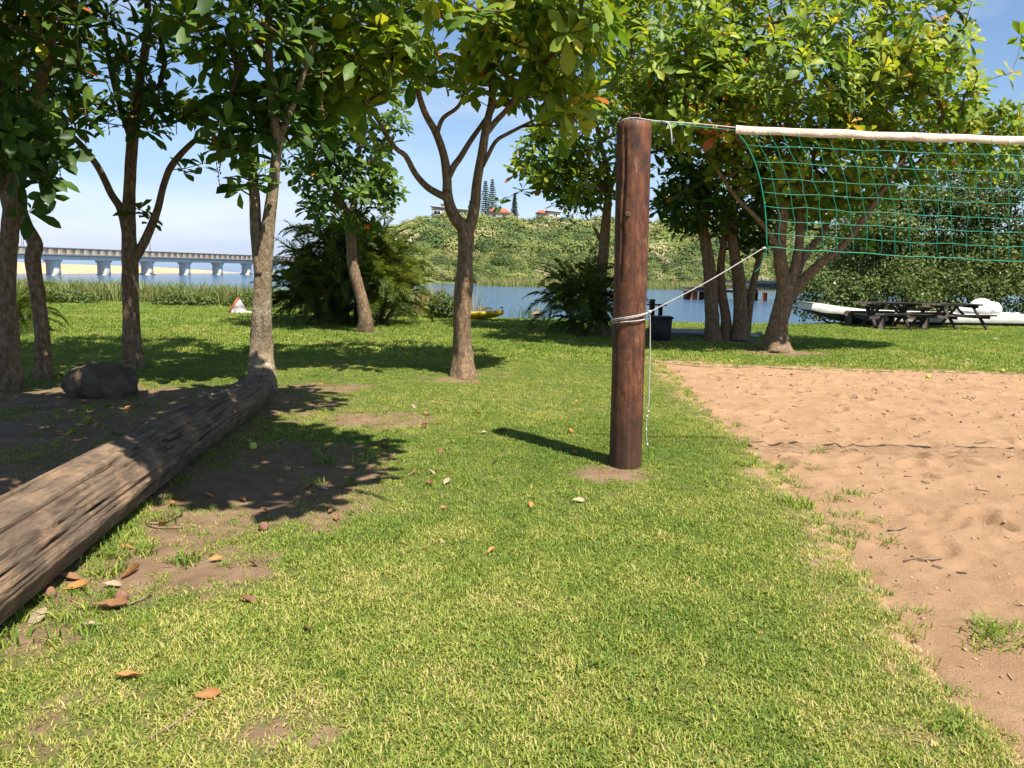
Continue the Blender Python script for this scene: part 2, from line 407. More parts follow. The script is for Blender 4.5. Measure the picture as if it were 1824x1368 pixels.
sand = link('sand_court', grid_mesh('sand_court', np.arange(1.05, 12.4, 0.03), np.arange(-0.6, 13.6, 0.03), sand_z, M_SAND))
tag(sand, 'orange-brown sand of the volleyball court with footprints', kind='structure')

# lagoon and sea -----------------------------------------------------
m = NT('lagoon_water'); v = m.pos((1, 1.0, 1)); v2 = m.pos((0.25, 1.0, 1))
m.set(Base_Color=(0.055, 0.115, 0.20), Roughness=0.14, IOR=1.33); m.b.inputs['Specular IOR Level'].default_value = 0.5
m.bump(m.mix(0.5, m.noise(v, 1.6, 6, 0.65), m.noise(v2, 0.5, 4)), 0.85, 0.30)
M_WATER = m.m
xs = np.array([-9000, -2000, -400, -120, 120, 400, 2000, 9000.]); ys = np.array([17, 60, 140, 300, 900, 3000, 16000.])
water = link('water', grid_mesh('water', xs, ys, lambda X, Y: np.full(X.shape, WATER), M_WATER))
tag(water, 'blue rippled lagoon water reaching the sea', kind='structure')

# ------------------------------------------------------------------ instancing for what nobody could count
def gn_stuff(name, P, rot, scl, tint, sources, label, seed=0):
    P = np.asarray(P, np.float32); n = len(P)
    me = bpy.data.meshes.new(name); me.vertices.add(n); me.vertices.foreach_set('co', P.ravel())
    rg = np.random.default_rng(seed)
    a = me.attributes.new('rot', 'FLOAT_VECTOR', 'POINT'); a.data.foreach_set('vector', np.asarray(rot, np.float32).ravel())
    a = me.attributes.new('scl', 'FLOAT_VECTOR', 'POINT'); a.data.foreach_set('vector', np.asarray(scl, np.float32).ravel())
    a = me.attributes.new('itint', 'FLOAT', 'POINT'); a.data.foreach_set('value', np.asarray(tint, np.float32))
    a = me.attributes.new('idx', 'INT', 'POINT'); a.data.foreach_set('value', rg.integers(0, len(sources), n).astype(np.int32))
    me.update()
    o = link(name, me)
    c = bpy.data.collections.new(name + '_pieces')
    for s in sources: c.objects.link(bpy.data.objects.new(s.name, s))
    g = bpy.data.node_groups.new(name, 'GeometryNodeTree')
    g.interface.new_socket('Geometry', in_out='INPUT', socket_type='NodeSocketGeometry')
    g.interface.new_socket('Geometry', in_out='OUTPUT', socket_type='NodeSocketGeometry')
    gi = g.nodes.new('NodeGroupInput'); go = g.nodes.new('NodeGroupOutput')
    ip = g.nodes.new('GeometryNodeInstanceOnPoints'); ci = g.nodes.new('GeometryNodeCollectionInfo')
    ci.inputs['Collection'].default_value = c; ci.inputs['Separate Children'].default_value = True; ci.inputs['Reset Children'].default_value = True
    def na(nm, ty):
        k = g.nodes.new('GeometryNodeInputNamedAttribute'); k.data_type = ty; k.inputs['Name'].default_value = nm
        return next(q for q in k.outputs if q.enabled and q.name == 'Attribute')
    L = g.links.new
    L(gi.outputs[0], ip.inputs['Points']); L(ci.outputs[0], ip.inputs['Instance']); ip.inputs['Pick Instance'].default_value = True
    L(na('idx', 'INT'), ip.inputs['Instance Index']); L(na('rot', 'FLOAT_VECTOR'), ip.inputs['Rotation']); L(na('scl', 'FLOAT_VECTOR'), ip.inputs['Scale'])
    L(ip.outputs[0], go.inputs[0])
    md = o.modifiers.new('pieces', 'NODES'); md.node_group = g
    return tag(o, label, kind='stuff')

# short lawn grass ---------------------------------------------------
def mat_inst(name, ramp, tr, rough=0.6, own=0.35):
    m = NT(name)
    t = m.math('ADD', m.attr('itint', 'INSTANCER'), m.math('MULTIPLY', m.math('SUBTRACT', m.attr('tint'), 0.5), own))
    c = m.ramp(t, ramp); m.set(Base_Color=c, Roughness=rough); m.b.inputs['Specular IOR Level'].default_value = 0.25
    if tr: m.translucent(m.mix(1.0, c, (1.4, 1.4, 0.6), 'MULTIPLY'), tr)
    return m.m
M_GRASS = mat_inst('grass_blade', [(0.0, (0.10, 0.18, 0.028)), (0.3, (0.215, 0.29, 0.044)), (0.55, (0.37, 0.37, 0.085)), (0.78, (0.50, 0.41, 0.18)), (1.0, (0.58, 0.45, 0.25))], 0.3, 0.6, 0.62)
def tuft(name, nb, rad, hmin, hmax, wid, lean, seed, mat, lo=0.0):
    rg = np.random.default_rng(seed); V = []; T = []; A = []; k = 0
    for i in range(nb):
        a = rg.uniform(0, 6.283); rr = rad * math.sqrt(rg.uniform()); b = np.array([rr * math.cos(a), rr * math.sin(a), lo])
        h = rg.uniform(hmin, hmax); d = rg.uniform(0, 6.283); l = rg.uniform(0.15, lean) * h; w = wid * rg.uniform(0.7, 1.2)
        dv = np.array([math.cos(d), math.sin(d), 0]); sv = np.array([-dv[1], dv[0], 0]) * w / 2
        m1 = b + dv * l * 0.35 + np.array([0, 0, h * 0.6]); tp = b + dv * l + np.array([0, 0, h * rg.uniform(0.75, 1.0)])
        V += [b - sv, b + sv, m1 - sv * 0.8, m1 + sv * 0.8, tp]; T += [[k, k + 1, k + 3], [k, k + 3, k + 2], [k + 2, k + 3, k + 4]]
        A += [rg.uniform()] * 5; k += 5
    return npmesh(name, V, np.array(T), mat, False, {'tint': A})
TUFTS = [tuft('grass_tuft_%d' % i, 18, 0.047, 0.007, 0.023, 0.0050, 1.7, 40 + i, M_GRASS) for i in range(9)]
TUFTS_FAR = [tuft('grass_far_%d' % i, 16, 0.085, 0.015, 0.04, 0.010, 1.6, 60 + i, M_GRASS) for i in range(5)]
def scatter(y0, y1, dens, seed, k=1.0):
    rg = np.random.default_rng(seed); xm = k * y1 + 0.4
    n = int(dens * (y1 - y0) * 2 * xm); x = rg.uniform(-xm, xm, n); y = rg.uniform(y0, y1, n)
    q = np.abs(x) < k * y + 0.4; x, y = x[q], y[q]
    b = bare(x, y); e = sand_d(x, y)
    keep = rg.uniform(size=len(x)) > np.clip(b * 1.35 - 0.18, 0, 0.985)
    keep &= (e < 0.08 + 0.5 * (n2(x, y, 3.0, 33) - 0.5) + rg.normal(0, .03, len(x))) & (y < shore(x) + 0.8)
    x, y, b = x[keep], y[keep], b[keep]
    nz = n2(x, y, 0.8, 30, 4); nf = n2(x, y, 4.5, 31, 3)
    edge = sstep(-0.9, 0.1, sand_d(x, y))
    t = 0.22 + (nz - 0.5) * 0.7 + (nf - 0.5) * 0.6 + rg.normal(0, 0.09, len(x)) + 0.16 * edge + 0.10 * b + 0.10 * sstep(5.5, 2.0, y) * sstep(1.0, -1.5, x) - 0.05 * sstep(12, 20, y)
    t = np.where(rg.uniform(size=len(x)) < 0.03, t + 0.25, t)
    s = rg.uniform(0.7, 1.25, len(x)) * (1 - 0.25 * b)
    z = gz(x, y) - 0.002
    rot = np.stack([rg.normal(0, 0.12, len(x)), rg.normal(0, 0.12, len(x)), rg.uniform(0, 6.283, len(x))], 1)
    return np.stack([x, y, z], 1), rot, np.stack([s, s, s * rg.uniform(0.7, 1.3, len(x))], 1), np.clip(t, 0.02, 0.98)
parts_ = [scatter(1.5, 4.5, 1750, 1), scatter(4.5, 8.0, 950, 2), scatter(8.0, 13.0, 480, 3)]
P_, R_, S_, T_ = [np.concatenate([p[i] for p in parts_]) for i in range(4)]
gn_stuff('grass', P_, R_, S_, T_, TUFTS, 'short mown green lawn grass with straw-coloured flecks near the camera', 1)
P_, R_, S_, T_ = scatter(12.8, 28.0, 150, 4)
gn_stuff('grass', P_, R_, S_ * 1.15, T_, TUFTS_FAR, 'short green lawn grass on the far part of the lawn', 2)
# low weeds along the log and at the sand edge
WEED = [tuft('weed_tuft_%d' % i, 22, 0.075, 0.03, 0.095, 0.009, 1.7, 80 + i, M_GRASS) for i in range(4)]
wp = []
rg = np.random.default_rng(12)
for (px, py, n, s) in [(100, 1085, 9, .18), (165, 1005, 10, .16), (205, 985, 10, .15), (235, 945, 9, .15), (250, 900, 9, .14), (290, 860, 5, .12), (340, 1003, 5, .1), (30, 1125, 8, .15), (620, 815, 8, .15), (600, 860, 5, .1),
                       (210, 690, 7, .25), (260, 705, 7, .25), (150, 730, 4, .2), (120, 760, 5, .2), (170, 770, 4, .2), (230, 780, 4, .2), (350, 1190, 3, .1), (1075, 1170, 4, .08),
                       (1550, 922, 7, .09), (1558, 945, 4, .07), (1500, 942, 6, .08), (1440, 905, 5, .08), (1475, 875, 8, .12), (1340, 830, 5, .09), (1395, 828, 4, .06), (1440, 822, 5, .08), (1450, 800, 3, .05),
                       (1800, 1110, 6, .07), (1790, 1135, 8, .08), (1320, 755, 6, .1), (1230, 645, 8, .25), (1290, 648, 6, .2), (1390, 650, 6, .25), (1540, 655, 9, .35), (1660, 655, 9, .4), (1790, 658, 8, .35)]:
    c0 = gp(px, py)
    for _ in range(n):
        x, y = c0[0] + rg.normal(0, s), c0[1] + rg.normal(0, s)
        z = max(float(gz(x, y)), -0.045 if sand_d(x, y) > 0.1 else -9) - 0.004
        wp.append((x, y, z, rg.uniform(0.5, 1.0), rg.uniform(0.1, 0.38)))
for _ in range(230):
    y = rg.uniform(1.9, 12.7); x = float(SAND_XL(y)) + rg.normal(0.02, 0.11); wp.append((x, y, float(gz(x, y)) * .5 - .012, rg.uniform(.35, .75), rg.uniform(.12, .5)))
for _ in range(120):
    x = rg.uniform(2.4, 9.0); y = float(SAND_YF(x)) + rg.normal(0, .16); wp.append((x, y, float(gz(x, y)) * .5 - .012, rg.uniform(.4, .8), rg.uniform(.12, .5)))
wp = np.array(wp)
gn_stuff('weeds', wp[:, :3], np.stack([wp[:, 3] * 0, wp[:, 3] * 0, rg.uniform(0, 6.28, len(wp))], 1), np.repeat(wp[:, 3:4], 3, 1), wp[:, 4], WEED, 'bright green weed tufts beside the log and along the sand', 5)

# ------------------------------------------------------------------ far side: sandbar, hill, bush, houses
m = NT('beach_sand'); v = m.pos()
m.set(Base_Color=m.ramp(m.noise(v, 0.08, 5), [(0.3, (0.46, 0.28, 0.15)), (0.7, (0.56, 0.36, 0.21))]), Roughness=0.95); M_BEACH = m.m
BR0, BRS = np.array([-0.5937, 1.0]) * 140, np.array([0.0210, 0.0835]) * 140
def bar_z(X, Y):
    d = nrm(BRS); n = np.array([d[1], -d[0]]) * -1                 # n points away from the camera, seaward
    s = (X - BR0[0]) * d[0] + (Y - BR0[1]) * d[1]; t = (X - BR0[0]) * n[0] + (Y - BR0[1]) * n[1]
    top = 2.35 - 0.9 * sstep(5, 60, s) + 0.35 * (n2(X, Y, 0.03, 44) - 0.5)
    return WATER - 0.6 + (0.6 + top) * sstep(4, 34, t) * sstep(130, 70, t) * sstep(120, 60, s)
sandbar = link('sandbar', grid_mesh('sandbar', np.arange(-330, -30, 5.0), np.arange(60, 300, 4.0), bar_z, M_BEACH))
tag(sandbar, 'pale orange beach sandbar beyond the bridge', kind='structure')

def hill_z(X, Y):
    sh = 140 + 14 * (n2(X, Y * 0, 0.03, 50) - 0.5) - 0.06 * np.clip(X - 40, 0, 400)
    a = np.clip((Y - sh) / 175, 0, 1) ** 0.85 * 20.5 + sstep(-6, 3, Y - sh) * 1.6
    ang = X / Y
    a = a * sstep(-0.235, -0.125, ang + 0.03 * (n2(X, Y, 0.02, 51) - 0.5))
    return WATER - 1.6 + a + (n2(X, Y, 0.018, 52) - 0.5) * 6 * sstep(10, 60, Y - sh) * sstep(-0.2, -0.1, ang)
M_HILL = mat_plain('hill_scrub', (0.05, 0.075, 0.02), (0.15, 0.17, 0.05), 0.3, 0.95, 0.0, spec=0.1)
hill = link('hill', grid_mesh('hill', np.arange(-99, 260, 4.0), np.arange(118, 420, 4.0), hill_z, M_HILL))
tag(hill, 'bush-covered hill across the lagoon', kind='structure')

M_HB = mat_inst('hill_foliage', [(0.0, (0.06, 0.095, 0.03)), (0.3, (0.115, 0.16, 0.045)), (0.6, (0.20, 0.225, 0.062)), (0.85, (0.28, 0.26, 0.115)), (1.0, (0.34, 0.31, 0.20))], 0.0, 0.85, 0.18)
def dome(name, n, q, seed, mat, flat=0.75, low=-0.2):
    rg = np.random.default_rng(seed)
    d = nrm(rg.normal(size=(n * 2, 3))); d = d[d[:, 2] > low][:n]; n = len(d)
    r = (0.72 + 0.5 * (fbm(d * 2.2 + seed, seed) - 0.3)) * rg.uniform(0.82, 1.04, n)
    c = d * r[:, None] * np.array([1, 1, flat])
    nn = nrm(d + rg.normal(0, 0.33, (n, 3)) + [0, 0, 0.1]); u = nrm(np.cross(nn, rg.normal(size=(n, 3)))); w = np.cross(nn, u)
    s = q * rg.uniform(0.6, 1.3, n)[:, None]
    V = np.stack([c + u * s, c + w * s * 0.6, c - u * s, c - w * s * 0.6], 1).reshape(-1, 3)
    return npmesh(name, V, np.arange(4 * n).reshape(-1, 4), mat, False, {'tint': np.repeat(rg.uniform(0, 1, n), 4)})
DOMES = [dome('hill_crown_%d' % i, 850, 0.062, 90 + i, M_HB, rg.uniform(0.6, 1.0)) for i in range(8)]
rg = np.random.default_rng(21)
hp = []
for k in range(3300):
    y = 136 + 270 * rg.uniform() ** 1.25; ang = rg.uniform(-0.23, 0.50); x = ang * y
    z = float(hill_z(np.array(x), np.array(y)))
    if z < WATER + 0.25: continue
    fy = (y - 140) / 170
    s = rg.uniform(1.2, 2.8) if fy < 0.2 else rg.choice([1.6, 2.3, 3.0, 4.0, 5.2], p=[.2, .25, .25, .2, .1]) * rg.uniform(0.85, 1.15)
    if y > 280 and ang < 0.1: s = min(s, rg.uniform(0.8, 1.5))          # low scrub round the hilltop houses
    nz = float(n2(np.array(x), np.array(y), 0.05, 55))
    t = 0.36 + (nz - 0.5) * 0.7 + rg.normal(0, 0.27) + (0.35 if rg.uniform() < 0.06 else 0) + 0.10 * fy
    hp.append((x, y, z + s * 0.15, s, t))
hp = np.array(hp)
gn_stuff('hillside_bush', hp[:, :3], np.stack([hp[:, 3] * 0, hp[:, 3] * 0, rg.uniform(0, 6.28, len(hp))], 1), hp[:, 3:4] * rg.uniform(0.8, 1.25, (len(hp), 3)), np.clip(hp[:, 4], 0.02, 0.98), DOMES,
         'dense green bush and small trees covering the far hill', 6)

def blades(P, hgt, wid, lean, tint, name, mat, seed, parent=None):   # upright reed blades as one mesh
    rg = np.random.default_rng(seed); n = len(P)
    d = rg.uniform(0, 6.283, n); dv = np.stack([np.cos(d), np.sin(d), 0 * d], 1); a2 = rg.uniform(0, 6.283, n); sv = np.stack([np.cos(a2), np.sin(a2), 0 * d], 1) * (wid * rg.uniform(0.6, 1.3, n))[:, None] / 2
    h = hgt * rg.uniform(0.55, 1.1, n); l = (lean * rg.uniform(0.1, 1.0, n) * h)[:, None]; up = np.array([0, 0, 1.0])
    m1 = P + dv * l * 0.25 + up * (h * 0.55)[:, None]; tp = P + dv * l + up * (h * rg.uniform(0.8, 1.0, n))[:, None]
    V = np.stack([P - sv * 0.7, P + sv * 0.7, m1 - sv, m1 + sv, tp], 1).reshape(-1, 3)
    b = np.arange(n)[:, None] * 5
    T = np.concatenate([b + [0, 1, 3], b + [0, 3, 2], b + [2, 3, 4]])
    t = tint + rg.normal(0, 0.16, n)
    return link(name, npmesh(name, V, T, mat, False, {'tint': np.repeat(np.clip(t, 0, 1.4), 5)}), parent)

def strip_pts(n, x0, x1, f0, f1, seed):
    rg = np.random.default_rng(seed); x = rg.uniform(x0, x1, n); y = f0(x) + (f1(x) - f0(x)) * rg.uniform(size=n)
    return x, y
# reeds along the near bank on the left
x, y = strip_pts(24000, -34, -5.6, lambda x: shore(x) - 1.3 + 0.6 * n2(x, x * 0, 0.6, 60), lambda x: shore(x) + 2.4, 61)
P = np.stack([x, y, gz(x, y)], 1)
tag(blades(P, 0.92, 0.03, 0.5, 0.78, 'reed_bed', M_REED, 62), 'tall green reeds along the lagoon edge below the bridge', kind='stuff')
# pale reeds on the far bank
x = RNG.uniform(-6, 60, 9000); y = 128 + 0.02 * x + RNG.uniform(0, 11, 9000) - 5.0 * sstep(40, 10, x)
q = (x > -9 + 0.1 * (y - 128))
P = np.stack([x, y, np.full(len(x), WATER - 0.05)], 1)[q]
tag(blades(P, 1.7, 0.10, 0.5, 0.92, 'reed_bed', M_REED, 63), 'pale reeds along the foot of the far hill', kind='stuff')
# thin reeds standing in the shallow water behind the kayak
x = RNG.uniform(-2.2, 1.9, 700); y = shore(x) + 1.4 + RNG.uniform(0, 3.6, 700) * RNG.uniform(0.4, 1, 700)
P = np.stack([x, y, np.maximum(gz(x, y), WATER - 0.3)], 1)
tag(blades(P, 1.35, 0.011, 0.25, 0.75, 'water_reeds', M_REED, 64), 'thin sparse reeds standing in the water behind the kayak', kind='stuff')
x = np.r_[RNG.normal(-3.1, 0.65, 900), RNG.normal(-1.6, 0.3, 160)]; y = shore(x) + 0.5 + RNG.uniform(-0.6, 1.2, len(x))
P = np.stack([x, y, gz(x, y)], 1)
tag(blades(P, 1.35, 0.02, 0.45, 1.25, 'dry_reeds', M_REED, 65), 'clump of dry brown reeds between palm and kayak', kind='stuff')
x = RNG.normal(0.55, 0.28, 130); y = shore(x) - 0.05 + RNG.uniform(-0.1, 0.5, len(x)); P = np.stack([x, y, gz(x, y)], 1)
tag(blades(P, 0.55, 0.012, 0.5, 0.35, 'bank_reeds', M_REED, 66), 'small tuft of reeds beside the bird at the water', kind='stuff')

# houses -------------------------------------------------------------
M_WALLW = mat_plain('render_white', (0.62, 0.58, 0.52), (0.72, 0.69, 0.63), 0.8, 0.85, 0)
M_WALLB = mat_plain('render_beige', (0.46, 0.40, 0.32), (0.55, 0.48, 0.39), 0.8, 0.85, 0)
M_ROOFR = mat_plain('roof_red', (0.34, 0.10, 0.065), (0.44, 0.15, 0.10), 1.5, 0.8, 0)
M_ROOFG = mat_plain('roof_grey', (0.38, 0.35, 0.32), (0.48, 0.45, 0.41), 1.5, 0.8, 0)
M_GLASS = NT('window_glass').set(Base_Color=(0.02, 0.03, 0.04), Roughness=0.08).m
M_WFR = mat_plain('window_frame', (0.6, 0.6, 0.58), (0.7, 0.7, 0.68), 3, 0.6, 0)
def house(name, label, px, py, Y, w, d, h, wall, roof, kind, wins):
    b = at(px, py, Y); t = thing(name, label, 'house', (b[0], b[1], b[2] - 0.2))
    hw, hd = w / 2, d / 2
    MB().box((0, 0, h / 2), (w, d, h)).build('wall', wall, t)
    if kind == 'mono':
        MB().box((0, 0, h + 0.35), (w + 1.2, d + 1.2, 0.28), np.array(Matrix.Rotation(math.radians(4), 3, 'Y'))).build('roof', roof, t)
    else:
        V = [(-hw - .5, -hd - .5, h), (hw + .5, -hd - .5, h), (hw + .5, hd + .5, h), (-hw - .5, hd + .5, h), (-hw + hd * .6, 0, h + hd * .62), (hw - hd * .6, 0, h + hd * .62)]
        MB().add(V, [(0, 1, 5, 4), (2, 3, 4, 5), (3, 2, 1, 0)], [(1, 2, 5), (3, 0, 4)]).build('roof', roof, t)
    for (wx, wz, ww, wh) in wins:
        f = MB()
        for sx in (-1, 1): f.box((wx + sx * ww / 2, -hd - 0.04, wz), (0.12, 0.14, wh + 0.12))
        for sz in (-1, 1): f.box((wx, -hd - 0.04, wz + sz * wh / 2), (ww - 0.12, 0.14, 0.12))
        f.box((wx, -hd - 0.04, wz), (0.08, 0.12, wh - 0.12))
        fo = f.build('window', M_WFR, t)
        MB().box((wx, -hd - 0.015, wz), (ww, 0.05, wh)).build('pane', M_GLASS, fo)
    return t
hA = house('house', 'beige two-block house with flat roofs on the hilltop behind the forked trunk', 800, 393, 318, 13.5, 8, 4.6, M_WALLB, M_ROOFG, 'mono', [(-4.5, 3, 2.6, 1.6), (-0.5, 3, 2.6, 1.6), (3.8, 3, 3.4, 1.7)])
MB().box((-1.0, 0.6, 5.4), (4.2, 5, 2.2)).build('upper_storey', M_WALLB, hA); MB().box((-1.0, 0.6, 6.65), (5.0, 5.8, 0.25)).build('upper_roof', M_ROOFG, hA)
house('house', 'house with red hipped roof below the dark pines on the hilltop', 889, 391, 322, 9.0, 7, 2.6, M_WALLW, M_ROOFR, 'hip', [(-2, 1.5, 1.6, 1.2), (2, 1.5, 1.6, 1.2)])
house('house', 'small brick-red house at the right end of the hilltop row', 965, 391, 330, 4.5, 5, 2.6, M_WALLB, M_ROOFR, 'hip', [(0, 1.4, 1.4, 1.1)])
house('house', 'low white house on the hilltop beside the small red one', 985, 391, 330, 5.5, 5, 3.1, M_WALLW, M_WALLW, 'mono', [(0.8, 1.8, 1.6, 1.1)])
house('house', 'white house half hidden by dark leaves on the hill right of the post', 1216, 424, 262, 7.0, 6, 3.2, M_WALLW, M_ROOFG, 'mono', [(-1.5, 1.8, 1.6, 1.1), (1.8, 1.8, 1.6, 1.1)])
p0 = at(1120, 424, 258); p1 = at(1300, 424, 258)
tag(MB().bar(p0 - [0, 0, 1.0], p1 - [0, 0, 1.0], 0.5, 2.6).build('retaining_wall', M_BEACH), 'long low pale wall across the hill right of the post', 'wall')

# Norfolk pines ------------------------------------------------------
M_PINE = mat_leaf('pine_needles', [(0.0, (0.018, 0.036, 0.022)), (0.5, (0.035, 0.06, 0.032)), (1.0, (0.06, 0.09, 0.045))], 0.1, 0.7)
def pine(px, py_top, py_base, Y, label, seed):
    rg = np.random.default_rng(seed); b = at(px, py_base, Y); top = at(px, py_top, Y); h = top[2] - b[2] + 2
    t = thing('pine_tree', label, 'pine tree', (b[0], b[1], b[2] - 2), group='pines on the hilltop')
    MB().tube([(0, 0, 0), (0, 0, h)], [0.3, 0.04], 6).build('trunk', M_BARK, t)
    V = []; A = []; tw = MB()
    for z in np.arange(0.14, 0.99, 0.045):
        L = 0.17 * h * (1 - z) ** 0.8 + 0.25; n = 6; off = rg.uniform(0, 6)
        for k in range(n):
            a = off + k * 6.283 / n + rg.normal(0, 0.12); d = np.array([math.cos(a), math.sin(a), 0.12]); l = L * rg.uniform(0.75, 1.1)
            p = np.array([0, 0, z * h]); tw.tube([p, p + d * l], [0.05, 0.02], 3, False)
            for s in np.linspace(0.25, 1, 9):
                for _ in range(3):
                    c = p + d * l * s + rg.normal(0, 0.12, 3); u = nrm(rg.normal(size=3)) * 0.26; w = nrm(np.cross(u, rg.normal(size=3))) * 0.10
                    V += [c - u, c + w, c + u, c - w]; A += [rg.uniform()] * 4
    tw.build('branches', M_BARK, t)['kind'] = 'stuff'
    o = link('needles', npmesh('needles', V, np.arange(len(V)).reshape(-1, 4), M_PINE, False, {'tint': A}), t); o['kind'] = 'stuff'
pine(864, 320, 390, 326, 'tall dark pine on the hilltop, just right of the forked trunk', 1)
pine(876, 317, 390, 330, 'tallest dark pine on the hilltop beside the red roof', 2)
pine(916, 346, 390, 330, 'dark hilltop pine at the edge of the hanging leaves', 3)
pine(838, 356, 392, 326, 'small dark pine showing between the two limbs of the forked trunk', 4)

# ------------------------------------------------------------------ railway bridge
M_CONC = mat_plain('bridge_concrete', (0.44, 0.40, 0.35), (0.56, 0.52, 0.46), 0.35, 0.9, 0, spec=0.2)
M_CONC2 = mat_plain('bridge_parapet', (0.42, 0.34, 0.27), (0.54, 0.45, 0.36), 0.5, 0.9, 0, spec=0.2)
M_CONC3 = mat_plain('bridge_girder', (0.52, 0.51, 0.48), (0.62, 0.61, 0.57), 0.5, 0.9, 0, spec=0.2)
BZ = 3.55
bd = nrm(BRS); blen = float(np.linalg.norm(BRS)); brz = math.atan2(bd[1], bd[0])
K0, K1 = -7, 9
bp = BR0 + BRS * K0
bridge = thing('bridge', 'long low concrete railway bridge over the lagoon mouth', 'bridge', (bp[0], bp[1], WATER), brz)
L = (K1 - K0) * blen; zt = BZ - WATER
MB().box((L / 2, 0, zt - 1.72), (L, 3.2, 0.75), bev=0.05).build('girder', M_CONC3, bridge)
MB().box((L / 2, 0, zt - 1.22), (L, 3.6, 0.22), bev=0.03).build('deck', M_CONC, bridge)
MB().box((L / 2, -1.75, zt - 1.16), (L, 0.4, 0.18), bev=0.03).build('walkway_edge', M_CONC3, bridge)
pm = MB().box((0, 0, 0), (1.97, 0.10, 1.02), bev=0.012).mesh('parapet_panel', M_CONC2)
for s in (-1, 1):
    for i in range(int(L / 2.0)):
        link('parapet_panel', pm, bridge, (1.0 + 2 * i, s * 1.62, zt - 0.555))
cp = MB().box((0, 0, 0), (L, 0.34, 0.1), bev=0.02).mesh('coping', M_CONC)
for s in (-1, 1): link('coping', cp, bridge, (L / 2, s * 1.62, zt + 0.01))
for k in range(K1 - K0 + 1):
    x = k * blen; tall = k in (K0 * -1, -K0 + 3)
    V = []
    for z, wx, wy in ((-1.4, .80, 0.95), (0.9, .74, 0.92), (zt - 2.6, 0.7, 0.95), (zt - 2.32, 0.9, 1.2), (zt - 2.1, 0.9, 1.2)):
        V += [(x - wx, -wy, z), (x + wx, -wy, z), (x + wx, wy, z), (x - wx, wy, z)]
    Q = [(4 * i + j, 4 * i + (j + 1) % 4, 4 * i + 4 + (j + 1) % 4, 4 * i + 4 + j) for i in range(4) for j in range(4)] + [(3, 2, 1, 0), (16, 17, 18, 19)]
    po = MB().add(V, Q).build('pier', M_CONC3, bridge)
    MB().box((x, 0, -0.25), (2.1, 2.6, 1.3 if k % 3 == 0 else 0.7), bev=0.2).build('footing', M_CONC, po)
    if tall: MB().box((x, -1.3, zt - 1.75), (0.5, 0.4, 1.1), bev=0.04).build('bracket', M_CONC, po)
M_STEEL = mat_plain('mast_steel', (0.26, 0.25, 0.24), (0.36, 0.35, 0.33), 2, 0.6, 0)
def mast(px, label):
    # where the pixel column meets the bridge line
    best = min(np.linspace(-3, 8, 800), key=lambda k: abs(proj(np.array([*(BR0 + BRS * k), BZ]))[0][0] - px))
    b = BR0 + BRS * best
    t = thing('overhead_line_mast', label, 'mast', (b[0], b[1], BZ - 1.1), brz, 'masts on the bridge')
    for s in (-1, 1): MB().tube([(s * 0.22, 1.9, 0), (s * 0.14, 1.9, 6.4)], 0.05, 5).build('upright', M_STEEL, t)
    lat = MB()
    for i in range(9): lat.tube([(-0.21 * (1 if i % 2 else -1), 1.9, 0.7 * i), (0.21 * (1 if i % 2 else -1) * 0.95, 1.9, 0.7 * (i + 1))], 0.025, 4)
    lat.build('lattice', M_STEEL, t)
    MB().tube([(0, 2.0, 5.6), (0, -1.6, 5.6)], 0.045, 5).tube([(0, 1.9, 4.7), (0, -0.8, 5.55)], 0.03, 5).build('cantilever_arm', M_STEEL, t)
mast(57, 'steel lattice mast on the bridge beside the leaning left trunk')
mast(281, 'steel lattice mast on the bridge right of the slim forked tree')

# ------------------------------------------------------------------ broad-leaved trees
def leaf_template(st, wid, fold, curl):   # along +x, unit length; returns V, T
    V = [(0, 0, 0)]; T = []
    for (x, w) in st:
        z = -curl * x * x; V += [(x, w * wid, z + fold * w * wid), (x, 0, z), (x, -w * wid, z + fold * w * wid)]
    V.append((1, 0, -curl)); e = len(V) - 1
    T += [(0, 2, 1), (0, 3, 2)]
    for i in range(len(st) - 1):
        a = 1 + 3 * i; b = a + 3
        T += [(a, a + 1, b + 1), (a, b + 1, b), (a + 1, a + 2, b + 2), (a + 1, b + 2, b + 1)]
    a = 1 + 3 * (len(st) - 1); T += [(a, a + 1, e), (a + 1, a + 2, e)]
    return np.array(V, float), np.array(T)
LT_V, LT_T = leaf_template([(0.42, 0.72), (0.74, 1.0)], 0.23, 0.35, 0.22)
LEAFM = []
for i in range(12):
    V, T = leaf_template([(0.2, 0.35), (0.42, 0.72), (0.66, 1.0), (0.86, 0.74)], random.uniform(0.2, 0.25), random.uniform(0.2, 0.5), random.uniform(0.05, 0.4))
    LEAFM.append([npmesh('leaf', V, T, M_LEAF, True, {'tint': np.full(len(V), t)}) for t in np.linspace(0.05, 0.95, 10)] + [npmesh('leaf', V, T, M_LEAF, True, {'tint': np.full(len(V), 1.2)})])

def leaf_mesh(P, B, tint):                # merged leaves, B columns are the scaled axes
    V = (P[:, None, :] + np.einsum('nij,kj->nki', B, LT_V)).reshape(-1, 3)
    T = (np.arange(len(P))[:, None, None] * len(LT_V) + LT_T[None]).reshape(-1, 3)
    return npmesh('crown', V, T, M_LEAF, True, {'tint': np.repeat(tint, len(LT_V))})

